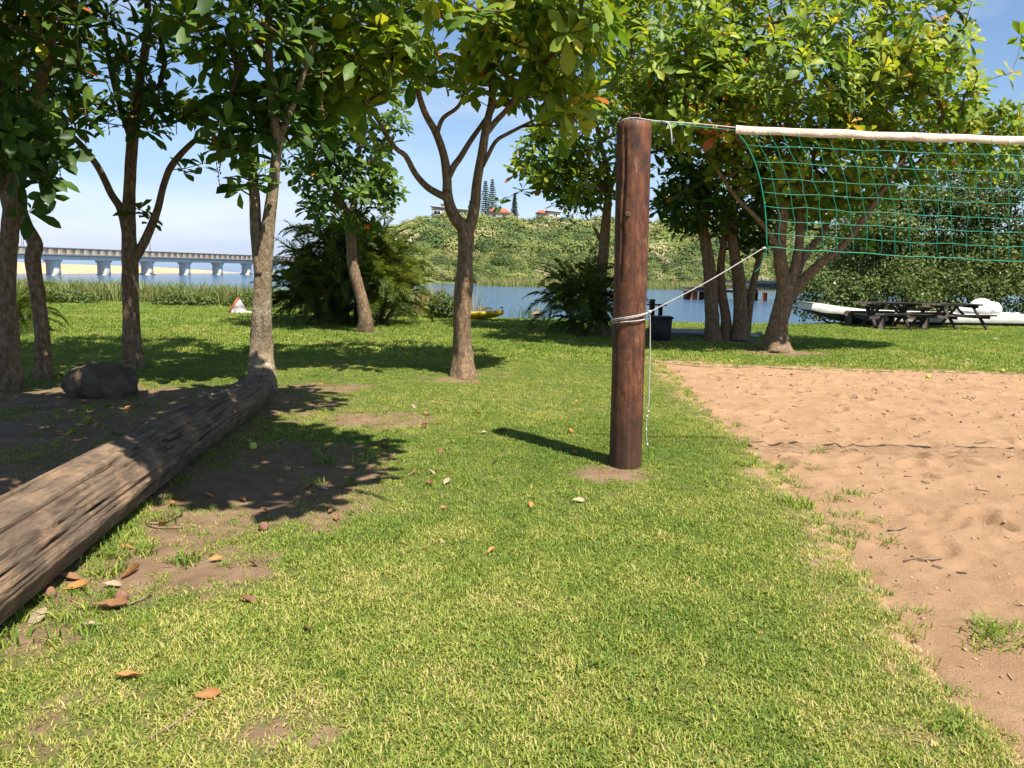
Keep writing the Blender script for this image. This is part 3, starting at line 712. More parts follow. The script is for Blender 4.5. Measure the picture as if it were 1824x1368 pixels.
def rosettes(tips, dirs, rg, L, nl=(7, 11), tint=0.4, droop=0.12, axis_mix=0.5):
    P = []; B = []; Tn = []
    for p, d in zip(tips, dirs):
        a = nrm(d * 0.45 + np.array([0.16, -0.22, 0.42]) + rg.normal(0, 0.22, 3))     # shoots turn to the light
        u = nrm(np.cross(a, rg.normal(size=3))); v = np.cross(a, u)
        n = rg.integers(*nl); s0 = rg.uniform(0.6, 1.2); t0 = tint + rg.normal(0, 0.12); ph0 = rg.uniform(0, 6.28)
        for k in range(n):
            ph = ph0 + k * 2.4; th = math.radians(30 + 62 * (k + 0.5) / n + rg.normal(0, 10))
            x = math.cos(th) * a + math.sin(th) * (math.cos(ph) * u + math.sin(ph) * v); x = nrm(x - np.array([0, 0, droop * rg.uniform(0.3, 1.6)]))
            z = nrm(a - x * (a @ x) + rg.normal(0, 0.28, 3)); z = nrm(z - x * (z @ x)); y = np.cross(z, x)
            s = L * s0 * (0.55 + 0.5 * (k + 1) / n) * rg.uniform(0.85, 1.1)
            P.append(p + x * 0.02 - a * (0.10 * k / n)); B.append(np.stack([x, y, z], 1) * s)
            t = t0 + 0.30 * (1 - k / n) - 0.1 + rg.normal(0, 0.08)
            if rg.uniform() < 0.012: t = rg.uniform(0.95, 1.25)
            Tn.append(np.clip(t, 0.02, 1.3))
    return np.array(P), np.array(B), np.array(Tn)

def trunk_tube(mb, pts, sides, seed, amp=0.03, flare=0.0, base_z=0.0, lobes=0.0):
    S = spline(pts, 0.045); C, r = S[:, :3], np.maximum(S[:, 3], 0.006)
    ph = np.arange(sides) * 2 * math.pi / sides
    hz = C[:, 2] - base_z
    q = np.stack([np.cos(ph)[None, :] * 1.6 + 0 * hz[:, None], np.sin(ph)[None, :] * 1.6 + 0 * hz[:, None], hz[:, None] * 2.6 + 0 * ph[None, :]], -1)
    nz = fbm(q + seed * 3.1, seed, 3) - 0.5; n_hi = fbm(q * np.array([3.2, 3.2, 2.2]) + 9, seed + 5, 3) - 0.5
    rr = r[:, None] * (1 + amp * 6 * nz + amp * 3.2 * n_hi)
    if flare: rr = rr * (1 + (flare * np.exp(-hz / 0.16))[:, None] * (0.75 + 0.55 * np.cos(ph * 4 + seed)[None, :]) + lobes * (np.exp(-hz / 1.1))[:, None] * np.cos(ph * 3 + seed * 2)[None, :])
    mb.tube(C, rr, sides)
    return C, r

TREES = []
def tree(name, label, Y0, stems, crowns, n_ros, L, tint, seed, bark, keepout=(), base=None, nl=(7, 11), strings=10, extra=(), twig_r=0.006, flare=0.32, zmin=0.0, n_obj=300, lobes=0.0, knot=None):
    """stems: polylines of (px, py, dY, radius m); crowns: (px, py, rx px, ry px, dY, depth radius m, share)"""
    rg = np.random.default_rng(seed)
    b = base if base is not None else ground_pt(stems[0][0][0], stems[0][0][1])
    b = np.array([b[0], b[1], float(gz(b[0], b[1]))])
    t = thing(name, label, 'tree', b, group='broad-leaved trees on the lawn')
    nodes = []; par = []; seg_r = []
    for si, st in enumerate(stems):
        W = np.array([[*(at(px, py, Y0 + dy) if base is None else np.array([px, py, dy])), r] for px, py, dy, r in st])
        if si == 0: W[0, :3] = b - [0, 0, 0.12]
        mb = MB(); C, r = trunk_tube(mb, W - [*b, 0], 18 if si == 0 else 12, seed + si, 0.05 if si == 0 else 0.035, flare if si == 0 else 0, 0.0, lobes if si == 0 else 0)
        mb.build('trunk' if si == 0 else 'limb', bark, t, smooth=True)
        C = C + b; k = max(1, len(C) // 24)
        for c, rr in zip(C[::k], r[::k]):
            if (c[2] - b[2]) > 1.55 and rr < 0.13: nodes.append(c); seg_r.append(rr)
        nodes.append(C[-1]); seg_r.append(r[-1])
    if knot:
        kp = at(knot[0], knot[1], Y0 - knot[2]) - b; ph = np.linspace(0, 2 * math.pi, 19)
        V = np.stack([kp[0] + knot[3] * np.cos(ph), kp[1] + .01 * np.sin(2 * ph) + 0 * ph, kp[2] + knot[3] * 1.15 * np.sin(ph)], 1)
        MB().tube(V, knot[3] * .45, 8, False).tube([kp + [0, .06, 0], kp + [0, -.01, 0], kp + [0, .004, 0]], [knot[3] * .9, knot[3] * .8, .006], 12).build('knot', bark, t, smooth=True)
    # rosette tips
    w = np.array([c[6] for c in crowns], float); w /= w.sum(); tips = []
    for c, ww in zip(crowns, w):
        cen = at(c[0], c[1], Y0 + c[4]) if base is None else np.array([c[0], c[1], c[4]])
        if base is None: rad = np.array([c[2] * (Y0 + c[4]) / F, c[5], c[3] * (Y0 + c[4]) / F])
        else: rad = np.array([c[2], c[5], c[3]])
        want = int(n_ros * ww); got = 0; tries = 0
        while got < want and tries < want * 30:
            tries += 1
            d = nrm(rg.normal(size=3)) * (0.35 + 0.65 * rg.uniform() ** 0.6); p = cen + d * rad
            if p[2] < zmin: continue
            X, Yp, _ = proj(p)
            if any(a - 6 < X[0] < c2 + 6 and bb - 6 < Yp[0] < dd + 26 for a, bb, c2, dd in keepout): continue
            tips.append(p); got += 1
    for e in extra: tips.append(at(e[0], e[1], Y0 + e[2]))
    tips = np.array(tips)
    N = np.array(nodes); n0 = len(N); R0 = list(seg_r)
    par = [-1] * n0; cnt = [0] * n0; chains = []
    order = np.argsort(((tips[:, None, :] - N[None]) ** 2).sum(-1).min(1))
    buf = np.zeros((len(tips) * 14 + n0, 3)); buf[:n0] = N; m_ = n0; tdir = {}
    for oi in order:
        p = tips[oi]; d = buf[:m_] - p
        cost = np.sqrt((d ** 2).sum(1)) + 0.9 * np.maximum(0, d[:, 2] + 0.05)
        j = int(np.argmin(cost)); q = buf[j].copy(); dist = np.linalg.norm(p - q)
        k = int(np.clip(dist / 0.22, 1, 12)); mid = (p + q) / 2 + np.array([0, 0, -0.06 * dist]) + rg.normal(0, 0.09, 3) * dist
        ids = [j]; last = j
        for s in range(1, k + 1):
            u = s / k; x = (1 - u) ** 2 * q + 2 * u * (1 - u) * mid + u * u * p
            buf[m_] = x; par.append(last); cnt.append(0); last = m_; ids.append(m_); m_ += 1
        chains.append(ids); tdir[oi] = nrm(p - mid)
        a = last
        while a >= 0 and a >= n0: cnt[a] += 1; a = par[a]
        if a >= 0: cnt[a] += 1
    tw = MB()
    for ids in chains:
        c = np.array([max(1, cnt[i]) for i in ids], float)
        c[0] = c[1]; r = twig_r * c ** 0.44
        if ids[0] < n0: r = np.minimum(r, max(0.012, 0.75 * R0[ids[0]]))
        P = buf[ids] - b
        tw.tube(P, r, 5 if c[1] < 6 else 7, False)
    o = tw.build('twigs', M_TWIG, t, smooth=True); o['kind'] = 'stuff'
    P, B, Tn = rosettes(tips, [tdir[i] for i in range(len(tips))], rg, L, nl, tint)
    # the leaves that show largest are leaf objects, the others one crown
    X, Yp, dep = proj(P); inside = (X > -20) & (X < 1844) & (Yp > -20) & (Yp < 1380) & (dep > 0.5)
    size = np.linalg.norm(B[:, :, 0], axis=1) / np.maximum(dep, 0.3) * inside
    pick = np.argsort(-size)[:n_obj]; pick = pick[size[pick] > 0]
    rest = np.ones(len(P), bool); rest[pick] = False
    o = link('crown', leaf_mesh(P[rest] - b, B[rest], Tn[rest]), t); o['kind'] = 'stuff'
    for i in pick:
        me = LEAFM[rg.integers(0, 12)][10 if Tn[i] > 0.97 else int(np.clip(Tn[i] * 10, 0, 9))]
        lo = bpy.data.objects.new('leaf', me); COL.objects.link(lo); lo.parent = t
        M4 = np.eye(4); M4[:3, :3] = B[i]; M4[:3, 3] = P[i] - b; lo.matrix_local = Matrix(M4.tolist())
    # hanging flower strings
    lo_t = tips[(proj(tips)[0] > 0) & (proj(tips)[0] < 1824) & (proj(tips)[1] > 0)]
    for i in range(strings):
        if not len(lo_t): break
        p = lo_t[rg.integers(0, len(lo_t))] - b; ln = rg.uniform(0.25, 0.6); mb = MB()
        n = 7; path = p + np.stack([np.cumsum(rg.normal(0, 0.008, n)), np.cumsum(rg.normal(0, 0.008, n)), -np.linspace(0, ln, n)], 1)
        mb.tube(path, 0.004, 4)
        for s in np.arange(0.2, 1.0, 0.09):
            c = path[int(s * (n - 1))] * (1 - (s * (n - 1)) % 1) + path[min(n - 1, int(s * (n - 1)) + 1)] * ((s * (n - 1)) % 1)
            mb.tube([c + [0, 0, .012], c + rg.normal(0, .006, 3), c - [0, 0, .012]], [.003, .011, .003], 5)
        mb.build('flower_string', M_STRING, t)
    return t
M_STRING = mat_plain('flower_string', (0.16, 0.06, 0.035), (0.26, 0.10, 0.06), 20, 0.7, 0)

NM = 'broad_leaved_tree'
tree(NM, 'dark thick trunk at the left edge of the lawn under hanging leaves', 8.9,
     [[(18, 692, 0, .145), (14, 600, 0, .118), (12, 500, 0, .10), (17, 420, 0, .095), (26, 340, 0, .09), (40, 260, 0, .075), (62, 180, -.2, .07), (88, 90, -.3, .05), (95, -60, -.4, .03)],
      [(24, 380, 0, .10), (0, 300, .2, .08), (-30, 200, .4, .06), (-60, 80, .5, .04)]],
     [(30, 60, 150, 190, -.4, 1.5, 5), (45, 250, 55, 75, -.9, .6, 1.6), (20, -170, 220, 170, 0, 2.0, 7), (-90, 120, 110, 190, 0, 1.6, 4)], 330, .31, .20, 101, M_BARK, [(112, 330, 420, 700), (0, 330, 420, 700)], extra=[(85, 345, -.6), (55, 375, -.3)], strings=8)
tree(NM, 'slim curved dark trunk beside the thick one at the left edge', 9.8,
     [[(76, 674, 0, .105), (76, 600, 0, .09), (66, 520, 0, .085), (58, 460, 0, .09), (62, 435, 0, .088), (44, 398, 0, .078), (30, 350, .1, .072), (15, 270, .2, .07), (10, 180, .3, .05), (5, 60, .3, .03)]],
     [(-10, 90, 120, 170, .6, 1.3, 3), (60, -60, 130, 120, .5, 1.4, 2)], 90, .31, .16, 102, M_BARK, [(0, 320, 420, 700)], strings=4)
tree(NM, 'slim dark tree with three upswept limbs standing behind the boulder', 10.9,
     [[(237, 656, 0, .135), (233, 560, 0, .11), (232, 470, 0, .11), (229, 410, 0, .098), (230, 350, 0, .08), (236, 250, 0, .075), (248, 150, .1, .06), (262, 60, .1, .05), (262, -80, .1, .03)],
      [(228, 412, 0, .085), (215, 372, 0, .06), (198, 345, 0, .05), (176, 300, -.1, .045), (146, 260, -.2, .04), (120, 232, -.3, .035), (100, 190, -.4, .03)],
      [(234, 468, 0, .075), (248, 446, 0, .065), (262, 420, 0, .06), (280, 375, 0, .05), (293, 325, .1, .045), (308, 292, .1, .045), (345, 252, .2, .035), (388, 222, .2, .025)],
      [(236, 250, 0, .06), (212, 180, .2, .045), (195, 110, .3, .035), (185, 20, .3, .025)]],
     [(240, 60, 165, 110, 0, 1.4, 2.3), (165, 195, 75, 50, -.3, .5, .7), (270, 200, 60, 50, 0, .6, .7), (350, 210, 50, 40, .1, .5, .6), (250, -170, 220, 130, 0, 2.0, 7)], 250, .27, .18, 103, M_BARK, [(90, 330, 420, 700), (100, 275, 210, 700), (300, 310, 420, 700)], extra=[(248, 372, 0), (262, 380, 0), (270, 388, .1), (140, 268, -.2), (330, 300, .2), (365, 290, .2)], strings=14)
tree(NM, 'pale lichened double trunk at the far end of the log', 9.35,
     [[(466, 700, 0, .155), (466, 640, 0, .135), (466, 560, 0, .118), (469, 490, 0, .102), (474, 430, 0, .088), (481, 380, 0, .075), (488, 320, 0, .062), (493, 255, 0, .055), (486, 195, 0, .05), (480, 120, .1, .045), (478, 20, .1, .04), (470, -120, .1, .025)],
      [(468, 490, 0, .10), (459, 440, 0, .075), (455, 400, 0, .068), (453, 345, 0, .062), (446, 285, .1, .055), (428, 205, .2, .042), (420, 110, .2, .03), (410, 0, .2, .02)],
      [(493, 255, 0, .05), (520, 190, .1, .04), (545, 120, .1, .03), (570, 40, .1, .02)]],
     [(470, 70, 115, 115, 0, 1.4, 2.9), (420, 220, 55, 60, 0, .6, .8), (530, 190, 60, 60, .2, .6, .7), (470, -150, 190, 130, 0, 1.9, 6)], 250, .33, .30, 104, M_BARK_P, [(300, 318, 430, 700), (500, 300, 720, 700)], extra=[(468, 300, -.35), (455, 318, -.2), (425, 335, -.2), (440, 320, .1)], strings=8, lobes=0.22)
tree(NM, 'leaning slim trunk with bushy crown in front of the palm clump', 17.5,
     [[(650, 592, 0, .17), (651, 572, 0, .15), (647, 545, 0, .14), (638, 510, 0, .13), (628, 465, 0, .12), (625, 420, 0, .115), (624, 392, 0, .11), (613, 372, 0, .095), (600, 345, 0, .075), (585, 300, 0, .06), (580, 240, .1, .045), (575, 150, .1, .03)],
      [(625, 396, 0, .09), (632, 350, .1, .07), (635, 300, .1, .055), (645, 240, .2, .045), (655, 160, .2, .03)]],
     [(620, 335, 92, 66, 0, 1.3, 3.2), (605, 220, 130, 100, 0, 1.8, 5.5), (620, 60, 140, 110, 0, 2.0, 3.5)], 470, .29, .34, 105, M_BARK, [(735, 200, 900, 700), (440, 320, 525, 700)], strings=10, extra=[(630, 395, -.4), (645, 400, -.3), (690, 380, 0), (665, 405, 0)])
tree(NM, 'forked brown trunk with a knot in the middle of the lawn', 10.75,
     [[(826, 672, 0, .15), (824, 640, 0, .14), (823, 590, 0, .122), (824, 540, 0, .122), (827, 500, 0, .118), (829, 460, 0, .102), (830, 420, 0, .11), (826, 405, 0, .10), (812, 390, 0, .082), (803, 372, 0, .076), (797, 345, 0, .07), (796, 315, 0, .06), (790, 275, 0, .055), (776, 235, 0, .05), (758, 203, -.1, .045), (745, 163, -.2, .04), (735, 100, -.3, .03)],
      [(829, 418, 0, .09), (838, 400, 0, .08), (846, 367, 0, .072), (850, 323, 0, .065), (859, 272, 0, .06), (867, 221, 0, .055), (876, 180, .1, .05), (877, 136, .1, .045), (878, 95, .1, .04), (891, 66, .1, .035), (904, 20, .1, .03), (915, -80, .1, .02)],
      [(797, 352, 0, .055), (785, 347, 0, .05), (765, 336, 0, .045), (748, 320, 0, .042), (736, 303, -.1, .04), (722, 277, -.2, .035), (704, 263, -.3, .03), (680, 225, -.4, .025), (650, 180, -.5, .02)],
      [(797, 318, 0, .05), (808, 296, 0, .045), (820, 280, .1, .04), (840, 248, .2, .035), (862, 216, .3, .03), (880, 185, .4, .025), (860, 120, .5, .02)],
      [(868, 235, 0, .045), (884, 215, 0, .04), (901, 197, -.1, .035), (920, 170, -.2, .03), (928, 136, -.3, .025), (950, 70, -.4, .02)],
      [(859, 296, 0, .035), (870, 275, 0, .03), (884, 251, .2, .027), (905, 238, .3, .025), (950, 215, .4, .02)],
      [(778, 240, 0, .035), (789, 211, .1, .03), (820, 184, .2, .025), (835, 120, .2, .02)]],
     [(790, 70, 160, 80, -.4, 1.4, 3.4), (640, 110, 95, 80, -.6, 1.0, 2.2), (940, 90, 130, 80, 0, 1.4, 3.0), (985, 180, 65, 50, .2, .8, 1.2), (820, -110, 280, 110, 0, 2.2, 5), (1010, 20, 100, 90, -.6, 1.0, 2), (640, 40, 110, 80, -.6, 1.0, 1.2), (1010, -150, 150, 90, -.3, 1.3, 2)], 385, .36, .60, 106, M_BARK, [(700, 190, 925, 480), (640, 225, 925, 480), (690, 170, 740, 480)], extra=[(690, 250, -.3), (668, 262, -.3)], strings=18, lobes=0.17, knot=(827, 494, .10, .045))
tree(NM, 'slim mottled trunk just left of the wooden post', 18.6,
     [[(1074, 596, 0, .16), (1070, 550, 0, .145), (1071, 500, 0, .135), (1075, 450, 0, .125), (1079, 400, 0, .115), (1083, 350, 0, .09), (1080, 300, 0, .07), (1066, 240, 0, .05), (1050, 160, 0, .03)],
      [(1076, 440, 0, .06), (1066, 420, 0, .05), (1058, 405, 0, .035)],
      [(1083, 350, 0, .07), (1100, 290, .2, .055), (1120, 220, .2, .04), (1130, 140, .2, .03)],
      [(1082, 345, 0, .06), (1040, 310, -.1, .045), (1000, 290, -.2, .035), (960, 285, -.3, .025)]],
     [(975, 285, 62, 55, -.3, 1.0, 2.2), (1030, 330, 65, 55, 0, 1.0, 2), (1080, 230, 120, 100, 0, 1.9, 4), (1090, 90, 150, 120, 0, 2.0, 5)], 560, .30, .50, 107, M_BARK, [(1140, 380, 1200, 620), (700, 180, 895, 480), (700, 345, 950, 480)], extra=[(890, 360, -.3), (930, 338, -.3), (1010, 385, 0), (1020, 395, 0)], strings=14)
tree(NM, 'dark cluster of four trunks growing together right of the bin', 17.3,
     [[(1270, 607, 0, .17), (1268, 560, 0, .155), (1266, 500, 0, .15), (1260, 450, 0, .13), (1250, 400, 0, .11), (1238, 340, 0, .08), (1225, 270, 0, .05)],
      [(1291, 607, .1, .15), (1293, 570, .1, .12), (1286, 520, .1, .10), (1284, 470, .1, .085), (1290, 420, .1, .07), (1286, 350, .1, .05)],
      [(1316, 606, 0, .19), (1319, 560, 0, .16), (1316, 500, 0, .145), (1308, 450, 0, .12), (1302, 400, 0, .10), (1308, 340, 0, .07), (1310, 270, 0, .05)],
      [(1328, 600, .1, .11), (1334, 550, .1, .09), (1342, 505, .1, .08), (1352, 460, .1, .07), (1360, 410, .1, .06), (1372, 350, .2, .045), (1390, 280, .2, .03)]],
     [(1215, 365, 52, 55, 0, 1.2, 2), (1290, 320, 95, 95, 0, 2.0, 5), (1250, 200, 120, 90, 0, 2.0, 3), (1340, 400, 50, 50, .5, .8, 1.3)], 500, .28, .18, 108, M_BARK, [(1100, 380, 1190, 620), (1100, 430, 1240, 620), (1240, 465, 1370, 620)], strings=8)
tree(NM, 'stout many-limbed tree with sunlit crown behind the net', 15.4,
     [[(1385, 626, 0, .23), (1384, 600, 0, .21), (1388, 570, 0, .19), (1396, 540, 0, .185), (1398, 515, 0, .16), (1393, 485, 0, .13), (1389, 450, 0, .12), (1391, 410, 0, .11), (1395, 360, 0, .09), (1390, 300, 0, .07), (1380, 220, 0, .05), (1370, 120, 0, .03)],
      [(1400, 525, 0, .14), (1409, 498, 0, .11), (1417, 470, 0, .09), (1424, 430, 0, .085), (1426, 380, .1, .075), (1438, 320, .1, .055), (1460, 240, .2, .04), (1480, 140, .2, .03)],
      [(1404, 530, 0, .14), (1420, 512, 0, .11), (1442, 487, -.1, .10), (1466, 465, -.2, .085), (1494, 446, -.3, .07), (1528, 405, -.4, .06), (1565, 350, -.5, .05), (1620, 270, -.6, .035), (1680, 180, -.6, .025)],
      [(1412, 505, 0, .09), (1426, 470, .1, .08), (1440, 446, .2, .075), (1462, 420, .3, .065), (1480, 385, .4, .055), (1505, 345, .5, .05), (1570, 322, .5, .04), (1650, 280, .5, .03), (1730, 220, .5, .02)],
      [(1391, 450, 0, .06), (1370, 415, -.2, .05), (1345, 385, -.4, .045), (1310, 350, -.5, .035), (1270, 290, -.6, .03), (1230, 220, -.6, .02)]],
     [(1420, 130, 270, 120, -.7, 2.2, 7), (1640, 150, 170, 130, -.4, 2.0, 5), (1270, 190, 130, 90, -.9, 1.5, 3), (1480, 290, 210, 70, -.1, 1.8, 5), (1430, 350, 90, 50, .6, 1.0, 1.6), (1760, 250, 80, 70, -.2, 1.0, 1.3), (1450, -60, 300, 110, 0, 2.6, 4), (1200, 70, 140, 120, -.6, 1.6, 3.5)], 1650, .30, .60, 109, M_BARK, [(1740, 0, 1824, 110), (1760, 0, 1824, 160), (1480, 385, 1660, 640), (1360, 425, 1660, 640)], extra=[(1530, 420, 0), (1550, 400, .3), (1500, 410, .4), (1545, 435, .1), (1520, 395, .5), (1820, 60, 0), (1800, 130, -.3)], strings=30, lobes=0.12, knot=(1379, 575, .19, .05))
# the tree whose trunk stands left of the frame and whose crown reaches over the log
tree(NM, 'near overhanging leaves at the top left edge of the picture', 3.0,
     [[(-4.7, 3.0, -.1, .2), (-4.65, 3.05, 1.2, .16), (-4.3, 3.3, 2.4, .13), (-3.8, 3.7, 3.4, .10), (-3.1, 4.2, 4.2, .07), (-2.2, 4.8, 4.7, .04)],
      [(-4.3, 3.3, 2.4, .10), (-4.9, 4.0, 3.4, .08), (-5.0, 5.0, 4.4, .05)], [(-3.8, 3.7, 3.4, .08), (-2.6, 3.4, 4.2, .06), (-1.3, 3.6, 4.6, .04)]],
     [(-2.6, 4.5, 2.3, .9, 4.9, 2.0, 7), (-.25, 3.5, 1.0, .6, 4.9, 1.2, 2.2), (-4.8, 4.4, 2.2, 1.1, 4.7, 2.2, 6), (-1.6, 6.2, 1.5, .6, 5.0, .9, 2), (-5.5, 6.5, 1.8, .8, 5.2, 1.6, 3.5)], 1250, .34, .25, 110, M_BARK, base=np.array([-4.7, 3.0, 0]), zmin=3.35, strings=0, keepout=[(0, 90, 1824, 1368), (640, 0, 1824, 1368), (90, 40, 520, 1368)])

# ------------------------------------------------------------------ palms
def frond_mesh(L, rise, arch, ll, seed, tint, nlf=46, name='frond'):
    rg = np.random.default_rng(seed); n = 14; s = np.linspace(0, 1, n)
    ang = math.radians(rise) - math.radians(arch) * s ** 1.4
    dx, dz = np.cos(ang), np.sin(ang); P = np.stack([np.cumsum(dx) - dx[0], rg.normal(0, 0.04) * s * n, np.cumsum(dz) - dz[0]], 1) * (L / n)
    mb = MB().tube(P, np.linspace(0.014, 0.004, n), 4, False, a=0.55)
    V = []; A = []; T = []
    for k in range(nlf):
        f = 0.14 + 0.86 * (k + rg.uniform()) / nlf; i = min(n - 2, int(f * (n - 1))); u = f * (n - 1) - i
        c = P[i] * (1 - u) + P[i + 1] * u; t = nrm(P[i + 1] - P[i]); side = np.array([0, 1.0, 0]); up = np.cross(t, side)
        ln = ll * (1.0 - 0.72 * abs(f - 0.45) ** 1.3 / 0.55 ** 1.3) * rg.uniform(0.85, 1.1)
        for sg in (-1, 1):
            d = nrm(t * rg.uniform(0.55, 0.95) + side * sg * 0.85 + up * rg.uniform(0.05, 0.5)); e = c + d * ln + np.array([0, 0, -ln * 0.28 * rg.uniform(0.3, 1.3)])
            w = nrm(np.cross(d, up)) * 0.0075; md = c + d * ln * 0.45
            b = len(V); V += [c, md - w, e, md + w]; A += [np.clip(tint + rg.normal(0, 0.13), 0, 1.4)] * 4; T += [(b, b + 1, b + 2), (b, b + 2, b + 3)]
    mb.add(V, [], T, np.array(A))
    return mb.mesh(name, M_PALM, False, 'tint')
def palm(name, label, heads, base, seed, fr, tilt=(5, 95), tall=True):
    rg = np.random.default_rng(seed); t = thing(name, label, 'palm', base)
    for (hx, hy, hz, nf, s) in heads:
        MB().tube(spline(np.array([[hx * 0.55, hy * 0.6, -0.1], [hx * 0.8, hy * 0.8, hz * 0.5], [hx, hy, hz]]), 0.1), 0.05, 7).build('stem', M_TWIG, t, smooth=True)
        for k in range(nf):
            me = fr[rg.integers(0, len(fr))]; o = bpy.data.objects.new('frond', me); COL.objects.link(o); o.parent = t
            o.location = (hx + rg.normal(0, .05), hy + rg.normal(0, .05), hz - rg.uniform(0, .12)); sc = s * rg.uniform(0.8, 1.12); o.scale = (sc, sc, sc)
            o.rotation_euler = Euler((rg.normal(0, .25), rg.uniform(-0.3, 0.55), k * 2.4 + rg.normal(0, .3)), 'XYZ')
    return t
FR = [frond_mesh(2.05, r, a, 0.40, 200 + i, tn + .12) for i, (r, a, tn) in enumerate([(78, 75, .35), (65, 95, .30), (50, 100, .42), (35, 95, .25), (70, 120, .55), (82, 55, .40), (20, 80, .2)])]
pb = ground_pt(620, 580); pb = np.array([pb[0], 20.3, float(gz(pb[0], 20.3))])
rg = np.random.default_rng(31); heads = []
for hx, hy, hz, nf in [(-1.55, .2, .5, 13), (-1.35, -.5, 1.2, 14), (-.85, .3, 1.75, 15), (-.5, -.7, .7, 13), (-.2, -.2, 1.55, 14), (.25, .5, 1.7, 14), (.5, -.6, .8, 13), (.95, .1, 1.5, 15), (1.25, -.4, .6, 14), (1.5, .3, 1.15, 14), (.0, -.9, .3, 11), (-1.0, -.9, .35, 11), (1.0, -.8, .35, 11), (-1.75, -.3, .9, 12), (1.75, -.1, .55, 11)]:
    heads.append((hx * .76 - .1, hy * .8, hz * 1.2, nf, rg.uniform(0.64, 0.82)))
heads += [(-1.1, -.6, .75, 14, .7), (-.4, -.8, 1.1, 14, .7), (.4, -.8, 1.15, 14, .7), (1.0, -.6, .9, 14, .65), (-.75, -.2, 1.4, 13, .7), (.6, -.1, 1.5, 13, .7), (0, .2, 1.9, 13, .75)]
heads = [(a, b, c, int(d * 1.6), e) for a, b, c, d, e in heads]
palm('palm_clump', 'large bushy clump of feathery palms behind the leaning tree', heads, pb, 32, FR)
pb = ground_pt(1015, 592); pb = np.array([pb[0], 18.2, float(gz(pb[0], 18.2))])
palm('palm_clump', 'smaller dark feathery palm beside the trunk left of the post', [(0, 0, .7, 30, .72), (.35, .1, 1.0, 28, .74), (.6, .3, .6, 22, .72), (.1, -.1, .3, 18, .6)], pb, 33, FR[:4] + FR[5:])
pb = ground_pt(30, 596); pb = np.array([pb[0], 15.5, float(gz(pb[0], 15.5))])
palm('palm_clump', 'low dark leafy palm between the two left-edge trunks', [(0, 0, .2, 16, .5), (-.3, .2, .5, 16, .55), (.15, .1, .5, 12, .42)], pb, 34, FR[1:4] + FR[6:])

# ------------------------------------------------------------------ shrubs
def shrub(name, label, base, blobs, n, L, tint, seed, mat=None, flowers=0.0, wid=1.0, inner=0.55, n_stem=99, clumps=0):
    """blobs: (x, y, z, rx, ry, rz) about the base"""
    rg = np.random.default_rng(seed); t = thing(name, label, 'bush', base)
    bl = np.array(blobs, float); main = bl
    if clumps:                            # leafy lumps sitting all over the main masses
        kk = rg.choice(len(bl), clumps, p=(bl[:, 3] * bl[:, 5]) / (bl[:, 3] * bl[:, 5]).sum()); dd = nrm(rg.normal(size=(clumps, 3)) + [0, -.5, .25]); rr = rg.uniform(.28, .72, clumps)
        sub = np.concatenate([bl[kk, :3] + dd * bl[kk, 3:] * rg.uniform(.72, .98, (clumps, 1)), np.stack([rr * rg.uniform(.9, 1.4, clumps), rr, rr * rg.uniform(.6, .9, clumps)], 1)], 1)
        core = bl.copy(); core[:, 3:] *= .8; bl = np.vstack([sub, core])
    vol = (bl[:, 3] * bl[:, 4] + bl[:, 3] * bl[:, 5] + bl[:, 4] * bl[:, 5]); k = rg.choice(len(bl), n, p=vol / vol.sum())
    d = nrm(rg.normal(size=(n, 3))); rad = (inner + (1 - inner) * rg.uniform(size=n) ** 0.5) * (0.82 + 0.45 * (fbm(d * 2.6 + k[:, None] * 3.3, seed) - 0.2))
    P = bl[k, :3] + d * rad[:, None] * bl[k, 3:]
    q = P[:, 2] > -0.05 if base[2] > WATER + 0.5 else P[:, 2] > 0; P, d, k = P[q], d[q], k[q]; n = len(P)
    nn = nrm(d * 0.7 + rg.normal(0, 0.55, (n, 3)) + [0, 0, 0.5]); x = nrm(np.cross(nn, rg.normal(size=(n, 3)))); x = nrm(x - [0, 0, 0.25]); nn = nrm(nn - x * (nn * x).sum(1, keepdims=True)); y = np.cross(nn, x)
    s = (L * rg.uniform(0.6, 1.25, n))[:, None]
    V = np.stack([P, P + x * s * .5 + y * s * .33 * wid + nn * s * .06, P + x * s, P + x * s * .5 - y * s * .33 * wid + nn * s * .06], 1).reshape(-1, 3)
    b = np.arange(n)[:, None] * 4; T = np.concatenate([b + [0, 2, 1], b + [0, 3, 2]])
    tn = tint + rg.normal(0, 0.13, n) + 0.35 * (fbm(P * 1.3, seed + 3) - 0.5); tn = np.where(rg.uniform(size=n) < flowers, rg.uniform(1.15, 1.4, n), np.minimum(tn, 0.98))
    o = link('foliage', npmesh('foliage', V, T, mat or M_BUSH, False, {'tint': np.repeat(np.clip(tn, 0, 1.42), 4)}), t); o['kind'] = 'stuff'
    for j, q in enumerate(main[:n_stem]):
        mb = MB(); c = q[:3]; f = np.array([c[0] * 0.8, c[1] * 0.8, -0.15])
        mb.tube(spline(np.array([f, (f + c) / 2 + rg.normal(0, .12, 3), c + [0, 0, q[5] * .3]]), 0.15), np.linspace(0.05, 0.012, len(spline(np.array([f, (f + c) / 2, c]), 0.15)))[0] * 0.8, 6).build('stem', M_TWIG, t)
    return t
Yb = 27.5
bx = at(1450, 572, Yb)
bb = np.array([15.5, Yb, float(gz(15.5, Yb))])
bl = []
